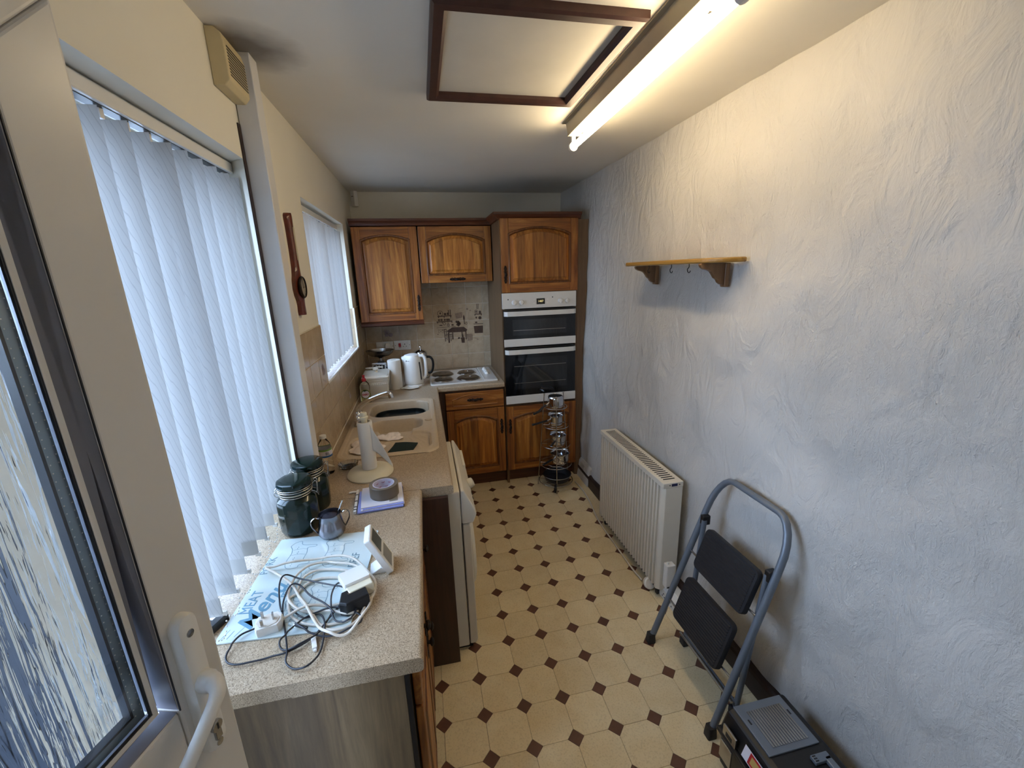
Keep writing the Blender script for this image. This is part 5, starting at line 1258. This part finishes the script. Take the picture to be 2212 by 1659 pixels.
B().cyl((-.008, .006, .0395), (-.008, .006, .0408), .0035, 10).obj('indicator', 'steel', ad)
bc = thing('black_cable', 'tangled thin black cable looping over the glass board edge', 'cable', (-.30, -.50, ZW))
OB = Vector((-.30, -.50, ZW))
blackA = [(-0.385, -0.485), (-0.425, -0.509), (-0.454, -0.529), (-0.466, -0.57), (-0.455, -0.596), (-0.429, -0.611), (-0.39, -0.608), (-0.36, -0.604), (-0.327, -0.603), (-0.289, -0.58), (-0.256, -0.542), (-0.24, -0.5), (-0.214, -0.485)]
blackB = [(-0.366, -0.487), (-0.386, -0.442), (-0.402, -0.381), (-0.394, -0.34), (-0.349, -0.356), (-0.254, -0.423), (-0.206, -0.454), (-0.183, -0.501), (-0.183, -0.552), (-0.206, -0.558), (-0.235, -0.527), (-0.249, -0.467), (-0.239, -0.412), (-0.216, -0.433), (-0.213, -0.485)]
blackC = [(-0.364, -0.491), (-0.38, -0.434), (-0.374, -0.388), (-0.348, -0.387), (-0.312, -0.428), (-0.27, -0.475), (-.235, -.515)]
blackD = [(-0.370, -0.475), (-0.366, -0.487), (-0.34, -0.557), (-0.324, -0.604), (-0.319, -0.632), (-0.292, -0.655), (-0.266, -0.655), (-0.25, -0.625), (-0.249, -0.579), (-0.255, -0.534), (-0.277, -0.5), (-0.313, -0.504), (-.350, -.470)]
blackE = [(-0.324, -0.529), (-0.288, -0.558), (-0.241, -0.577), (-0.197, -0.576), (-0.164, -0.557), (-0.174, -0.525), (-0.225, -0.5), (-0.272, -0.497), (-0.312, -0.508), (-0.34, -0.557), (-0.348, -0.577), (-0.335, -0.594), (-0.307, -0.598), (-0.27, -0.574), (-0.248, -0.524), (-.225, -.49)]
b = B()
for k, (w_, lf) in enumerate(((blackA, .0035), (blackB, .019), (blackC, .013), (blackD, .006), (blackE, .010))):
    pts = []
    for p in lay(w_, .0021, 10 + k, lf):
        z = p[2]
        if p[1] < -.556 and p[0] > -.5: z -= .004
        pts.append(tuple(Vector((p[0], p[1], z)) - OB))
    b.tube(pts, .0023, 7)
b.obj('cable', 'black_cable', bc, smooth=70)
b = B(); b.cyl((-.024, -.029, .016), (.006, -.045, .014), .0042, 10); b.obj('strain_relief', 'black_plastic', bc, smooth=40)
b = B(); b.cyl((-.040, -.022, .016), (-.026, -.028, .016), .0055, 10); b.obj('connector_shell', 'clear_plastic', bc, smooth=40)
cc = thing('white_connector', 'small white plastic cable connector at the edge of the board', 'connector', (-.268, -.590, ZW), (0, 0, math.radians(-72)))
b = B(); b.box(-.022, .016, -.0055, .0055, .0, .010); b.box(.016, .022, -.0035, .0035, .001, .007); b.obj('connector', 'white_plastic', cc, bev=.0015)
bb = thing('black_carton', 'small black carton with pale print beside the door handle', 'box', (-.552, -.475, ZW), (0, 0, math.radians(-24)))
B().box(-.030, .030, -.042, .042, 0, .022).obj('carton', 'black_plastic', bb, bev=.001)
b = B(); b.box(-.026, .004, -.034, -.030, .022, .0223); b.box(-.026, .026, -.020, -.018, .022, .0223); b.box(-.026, .026, -.014, -.0125, .022, .0223); b.box(-.030, .012, .012, .042, .022, .0224); b.obj('printing', 'paper', bb)
# ------------------------------------------------------------------ shelf on the rough wall
sx_w = 1.338
sh = thing('wall_shelf', 'honey pine wall shelf on two shaped brackets with hooks', 'shelf', (sx_w, .40, 1.786))
out = [(0, -.375), (-.02, -.378)] + [(-.02 - .125 * math.sin(t * PI / 2 / 8) ** 1.0, -.378 + .125 * (1 - math.cos(t * PI / 2 / 8)) + .03 * t / 8) for t in range(1, 9)] + [(-.148, -.10), (-.150, .10), (-.148, .385), (0, .39)]
B().prism(out, 'z', -.020, 0).obj('shelf_board', 'pine', sh, bev=.006)
for y in (-.268, .290):
    br = bpy.data.objects.new('bracket', None); COL.objects.link(br); br.parent = sh; br.location = (0, y, -.021)
    B().prism([(0, 0), (-.022, 0), (-.022, -.095), (-.018, -.100), (0, -.100)], 'y', -.016, .016).obj('bracket_post', 'pine_bracket', br, bev=.003)
    cv = [(-.022, 0), (-.135, 0), (-.138, -.006), (-.132, -.016), (-.118, -.024), (-.098, -.028), (-.086, -.034), (-.076, -.046), (-.066, -.060), (-.054, -.068), (-.046, -.080), (-.034, -.088), (-.022, -.090)]
    B().prism(cv, 'y', -.010, .010).obj('bracket_arm', 'pine_bracket', br, bev=.002)
for y in (-.14, .0, .21):
    B().tube(bez([(-.10, y, -.018), (-.10, y, -.034), (-.102, y + .008, -.044), (-.10, y + .004, -.056), (-.10, y - .006, -.058), (-.10, y - .012, -.050)], 5), .0018, 6).obj('hook', 'bronze', sh, smooth=60)
# ------------------------------------------------------------------ radiator, thermostat, floor sockets, cable
ra = thing('electric_radiator', 'cream ribbed electric radiator with slotted top on rough wall', 'radiator', (1.225, .62, 0))
RH = .70
pts = [(.055, -.385), (-.040, -.385), (-.055, -.370)]
nf = 24; L = .755
for k in range(nf):
    y = -.366 + L * (k + .0) / nf; pts += [(-.055, y), (-.055, y + L / nf * .40), (-.026, y + L / nf * .54), (-.026, y + L / nf * .90)]
pts += [(-.055, .389), (-.04, .395), (.055, .395)]
B().prism(pts, 'z', .062, RH - .028).obj('ribbed_body', 'appliance', ra, bev=.0025, smooth=30)
B().prism([(.055, -.388), (-.058, -.388), (-.058, .398), (.055, .398)], 'z', RH - .028, RH).obj('top_cover', 'appliance', ra, bev=.003)
b = B()
for k in range(34): y = -.345 + .70 * k / 33; b.prism(rrect(-.036, .030, y - .0045, y + .0045, .004, 3), 'z', RH - .001, RH + .0006)
b.obj('vent_slots', 'black_plastic', ra)
B().box(-.012, .020, -.3895, -.3875, RH - .020, RH - .006).obj('maker_plate', 'navy', ra)
for x in (-.022, .032): B().cyl((x, -.390, RH - .013), (x, -.387, RH - .013), .003, 8).obj('screw', 'bronze', ra)
tb = B().box(-.026, .022, -.425, -.387, .095, .235).obj('thermostat_box', 'white_plastic', ra, bev=.004)
B().cyl((-.012, -.406, .235), (-.012, -.406, .248), .005, 10).obj('thermostat_knob', 'white_plastic', tb)
B().box(-.020, .016, -.4255, -.4245, .098, .108).obj('cable_slot', 'black_plastic', tb)
for y in (-.34, .35): B().box(-.03, .05, y - .01, y + .01, 0, .065).obj('foot', 'black_plastic', ra)
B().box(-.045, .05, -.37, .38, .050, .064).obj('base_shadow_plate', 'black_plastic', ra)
fs_ = thing('floor_socket_trunking', 'white socket trunking on the floor between radiator and step stool', 'socket', (1.245, .125, 0))
B().prism([(-.035, 0), (.035, 0), (.035, .085), (-.012, .085), (-.035, .060)], 'y', -.165, .165).obj('trunking', 'white_plastic', fs_, bev=.003)
b = B()
for y in (.105, .04, -.045, -.11):
    for dy, dz in ((0, .034), (-.010, .018), (.010, .018)): b.box(-.0358, -.0345, y + dy - .003, y + dy + .003, dz - .004, dz + .004)
b.obj('pin_slots', 'black_plastic', fs_)
pl3 = thing('mains_plug', 'round white plug at the radiator end of the floor trunking', 'plug', (1.178, .325, .0))
b = B(); b.lathe([(.030, -.014), (.034, -.006), (.034, .010), (.028, .016), (.002, .018)], 24); b.xform(Matrix.Translation((.0, .0, .036)) @ Matrix.Rotation(math.radians(65), 4, 'X')); b.obj('plug_body', 'white_plastic', pl3, smooth=40)
B().box(-.016, .016, .004, .03, 0, .03).obj('plug_pins', 'white_plastic', pl3, bev=.002)
fc = tag(B().tube(bez([(1.205, 1.60, .010), (1.215, 1.45, .012), (1.20, 1.25, .012), (1.165, 1.00, .010), (1.160, .75, .010), (1.158, .50, .010), (1.165, .38, .012)], 8), .0055, 8).obj('floor_cable', 'old_white', smooth=70), 'grey white cable running along the floor below the radiator', 'cable')
# ------------------------------------------------------------------ pan stand and pans
ps = thing('pan_stand', 'tall bright wire pan stand in front of the oven housing', 'pan stand', (1.035, 1.605, 0))
def Rz(z): return .150 - .060 * z / .80
angs = [math.radians(a) for a in (-104, 158, 28)]
for a in angs:
    P_ = [(Rz(z) * math.cos(a), Rz(z) * math.sin(a), z) for z in (.004, .30, .60, .80)]
    b = B(); b.tube(P_, .0042, 8); b.ball(P_[-1], .008, 10, 6); b.ball(P_[0], .006, 8, 5); b.obj('leg', 'wire', ps, smooth=60)
tiers = (.055, .205, .375, .540, .700)
for z in tiers:
    r = Rz(z) - .006
    b = B(); b.ring((0, 0, z), r, .0034, 36, 8); b.ring((0, 0, z), r * .6, .003, 30, 8)
    for a in angs: b.tube([(r * .55 * math.cos(a), r * .55 * math.sin(a), z), ((r + .006) * math.cos(a), (r + .006) * math.sin(a), z)], .003, 6)
    b.obj('tier_ring', 'wire', ps, smooth=60)
def pan(label, z, R, h, hang, hl, dx=0, dy=0, dark=False, inv=False, tilt=0):
    t = thing('frying_pan' if dark else 'saucepan', label, 'pan', (1.035 + dx, 1.605 + dy, z), (0, 0, 0), 'pans on the wire stand')
    m = 'black_rubber' if dark else 'steel'; m = 'chrome' if not dark else m
    if inv: pf = [(R * .99, .0), (R * 1.02, .003), (R * 1.0, .02), (R * .99, h * .75), (R * .93, h * .94), (R * .82, h), (R * .80, h - .002), (R * .55, h - .002), (.002, h - .001)]
    else: pf = [(R * .70, 0), (R * .84, .004), (R * .92, h * .3), (R * .93, h * .8), (R * .98, h * .95), (R * 1.08, h), (R * 1.075, h + .0015), (R * .96, h * .95), (R * .90, h * .8), (R * .89, h * .3), (R * .8, .007), (.002, .006)]
    if dark: pf = [(R * .78, 0), (R * .84, .003), (R * .98, h), (R * 1.0, h + .001), (R * .97, h), (R * .82, .008), (.002, .006)]
    B().lathe(pf, 40).obj('pan_body', m, t, smooth=45)
    if not inv and not dark: B().lathe([(R * .84, .0075), (.002, .0075)], 30).obj('pan_base', 'hotplate', t, smooth=45)
    if dark: 
        b = B(); b.ring((0, 0, h), R * .99, .0022, 40, 6); b.obj('rim', 'steel', t, smooth=60)
    a = math.radians(hang); c_, s_ = math.cos(a), math.sin(a); zh = h * (.6 if not inv else .45)
    b = B(); b.tube([(R * .9 * c_, R * .9 * s_, zh), ((R + .028) * c_, (R + .028) * s_, zh + tilt * .3)], .006, 8); b.obj('ferrule', 'steel', t, smooth=50)
    b = B(); q = bez([((R + .022) * c_, (R + .022) * s_, zh + tilt * .25), ((R + .06) * c_, (R + .06) * s_, zh + tilt * .5), ((R + hl * .7) * c_, (R + hl * .7) * s_, zh + tilt * .85), ((R + hl) * c_, (R + hl) * s_, zh + tilt)], 5)
    b.tube(q, [.008 + .003 * i / len(q) for i in range(len(q))], 10, flat=(.75, 1.15)); b.ball(q[-1], .0105, 10, 6); b.obj('handle', 'black_plastic', t, smooth=60)
    return t
pan('upturned steel saucepan with drooping black handle, topmost on the stand', .704, .064, .088, 196, .135, dark=False, inv=True, tilt=-.070)
pan('steel saucepan on the second tier with level handle towards the sink', .544, .062, .088, 196, .150, dx=.0, dy=.0, tilt=-.012)
pan('steel saucepan on the middle tier with its handle foreshortened', .379, .067, .085, 235, .100, dx=.018, dy=-.006)
pan('widest steel pan on the fourth tier with a splayed rim', .209, .078, .092, 215, .140, dx=.036, dy=.0)
pan('black frying pan on the lowest tier', .059, .118, .048, 248, .10, dx=.010, dy=-.004, dark=True, tilt=-.030)
# ------------------------------------------------------------------ folding step stool leaning by the wall
st = thing('step_stool', 'grey folding step stool with two black ribbed treads', 'step stool', (1.0, -.222, 0))
def fp_(y, t): return (.285 * t / .87, y, t)     # point in the plane of the front frame (t is height)
P_ = [fp_(.222, .018), fp_(.214, .30), fp_(.206, .62), fp_(.203, .70)]
arc1 = [fp_(.203 - .085 * (1 - math.cos(a)), .70 + .165 * math.sin(a)) for a in [PI / 2 * k / 6 for k in range(1, 7)]]
left = P_ + arc1
right = [(x, -y, z) for x, y, z in reversed(left)]
b = B(); b.tube(left + right, .0135, 12, flat=(1.15, .95)); b.obj('front_frame', 'ladder', st, smooth=50)
for y in (.222, -.222):
    b = B(); b.loft([[(.004 + p[0], y + p[1], z) for p in rrect(-.019 * k, .019 * k, -.017 * k, .017 * k, .006, 3)] for k, z in ((1.0, 0), (1.0, .012), (.85, .050))]); b.obj('foot', 'black_rubber', st, smooth=35)
b = B(); b.tube([(.205, .180, .66), (.155, .170, .018)], .011, 10, flat=(1.1, .9)); b.obj('rear_leg', 'ladder', st, smooth=50)
b = B(); b.tube([(.205, -.180, .66), (.155, -.170, .018)], .011, 10, flat=(1.1, .9)); b.obj('rear_leg', 'ladder', st, smooth=50)
b = B(); b.tube([(.150, .172, .052), (.150, -.172, .052)], .010, 10); b.obj('rear_crossbar', 'ladder', st, smooth=50)
b = B(); b.tube([(.128, .175, .070), (.128, -.175, .070)], .006, 8); b.obj('brace_rod', 'steel', st, smooth=50)
for y in (.170, -.170): B().box(.135, .172, y - .018, y + .018, 0, .035).obj('foot', 'black_rubber', st, bev=.004)
for s in (1, -1): B().box(.195, .232, s * .186 - .012, s * .186 + .012, .635, .680).obj('hinge_block', 'black_plastic', st, bev=.004)
def tread(zc, xc, w, d):
    t = bpy.data.objects.new('tread', None); COL.objects.link(t); t.parent = st; t.location = (xc, -.016, zc); t.rotation_euler = (0, math.radians(-72), 0)
    # local x runs up the slope, y along the wall, z faces the room
    b = B(); b.loft([[(p[0] * k, p[1] * k, z) for p in rrect(-d / 2, d / 2, -w / 2, w / 2, .022, 4)] for k, z in ((.94, -.012), (1, -.006), (1, .012), (.985, .016))]); b.obj('tread_board', 'black_rubber', t, smooth=35)
    b = B()
    for k in range(16): x = -d / 2 + .016 + (d - .032) * k / 15; b.prism([(x - .0035, .016), (x + .0035, .016), (x + .0015, .0192), (x - .0015, .0192)], 'y', -w / 2 + .014, w / 2 - .014)
    b.obj('ribs', 'black_rubber', t)
    return t
t1 = tread(.562, .172, .300, .190); t2 = tread(.328, .090, .295, .208)
for z, x in ((.50, .150), (.245, .065)):
    for s in (1, -1): B().tube([(x + .012, s * .150, z), (x + .014, s * .212, z)], .0045, 8).obj('pivot_rod', 'steel', st, smooth=50)
# ------------------------------------------------------------------ tool box
tbx = thing('tool_box', 'black plastic tool box with grey lid panel and silver latches', 'tool box', (1.105, -.775, 0))
TL, TW, TH = .500, .250, .225   # y length, x width, height to the lid joint
B().prism([(-.125, .0), (.115, 0), (.122, .16), (-.135, .16)], 'y', -TL / 2, TL / 2).obj('body', 'black_plastic', tbx, bev=.008)
B().box(-.150, .125, -TL / 2 - .004, TL / 2 + .004, .156, .172).obj('rim', 'black_plastic', tbx, bev=.004)
B().prism([(-.140, .172), (.122, .172), (.122, .232), (.108, .250), (-.095, .250), (-.118, .240)], 'y', -TL / 2, TL / 2).obj('lid', 'black_plastic', tbx, bev=.008)
op = B().box(-.100, .088, .080, .243, .249, .2565).obj('organiser_lid', 'ladder', tbx, bev=.002)
for k in range(14): B().box(-.070 + k * .0098, -.064 + k * .0098, .098, .215, .2565, .2595).obj('rib', 'steel', op)
for x in (-.083, .072): B().box(x - .003, x + .003, .175, .192, .2564, .2570).obj('slot', 'black_plastic', op)
b = B(); b.box(.020, .080, .028, .052, .250, .264); b.box(.058, .080, -.16, .040, .250, .264); b.box(.020, .080, -.175, -.150, .250, .264); b.obj('carry_handle', 'ladder', tbx, bev=.003)
for k in range(3): B().box(.022, .034, .031 + k * .0068, .0345 + k * .0068, .2638, .2645).obj('slot', 'black_plastic', tbx)
for y in (.195, .0):
    lt_ = bpy.data.objects.new('latch', None); COL.objects.link(lt_); lt_.parent = tbx; lt_.location = (-.137, y, .17)
    B().box(-.020, -.012, -.026, .026, -.085, -.012).obj('latch_flap', 'steel', lt_, bev=.002)
    b = B(); b.box(-.012, -.004, -.030, .030, .008, .050); b.obj('latch_keeper', 'steel', lt_, bev=.002)
    B().box(-.0128, -.0115, -.014, .014, .015, .032).obj('latch_hole', 'black_plastic', lt_)
Ms = Matrix.Translation((-.1190, .055, .2085)) @ Matrix.Rotation(math.radians(0), 4, 'Z')
# sticker on the sloping lid edge
sl = frame4((-.1305, .06, .2050), (0, -1, 0), (.022, 0, .068))
b = B(); b.add([tuple(sl @ Vector(p)) for p in ((-.085, -.022, .0035), (.14, -.022, .0035), (.14, .022, .0035), (-.085, .022, .0035))], [(0, 1, 2, 3)]); b.obj('sticker', 'paper', tbx)
b = B(); b.add([tuple(sl @ Vector(p)) for p in ((-.060, -.019, .0040), (-.002, -.019, .0040), (-.002, .019, .0040), (-.060, .019, .0040))], [(0, 1, 2, 3)]); b.obj('sticker_print', 'red', tbx)
b = B(); b.add([tuple(sl @ Vector(p)) for p in ((-.052, -.012, .0044), (-.022, -.012, .0044), (-.012, .0, .0044), (-.022, .012, .0044), (-.052, .012, .0044))], [(0, 1, 2, 3, 4)]); b.obj('arrow_print', 'yellow', tbx)
b = B(); b.add([tuple(sl @ Vector(p)) for p in ((-.002, -.020, .0040), (.138, -.020, .0040), (.138, .020, .0040), (-.002, .020, .0040))], [(0, 1, 2, 3)]); b.obj('sticker_print', 'black_plastic', tbx)
text('lettering', 'TRY ME', .030, 'yellow', tbx, sl @ Matrix.Translation((.066, .004, .0045)))
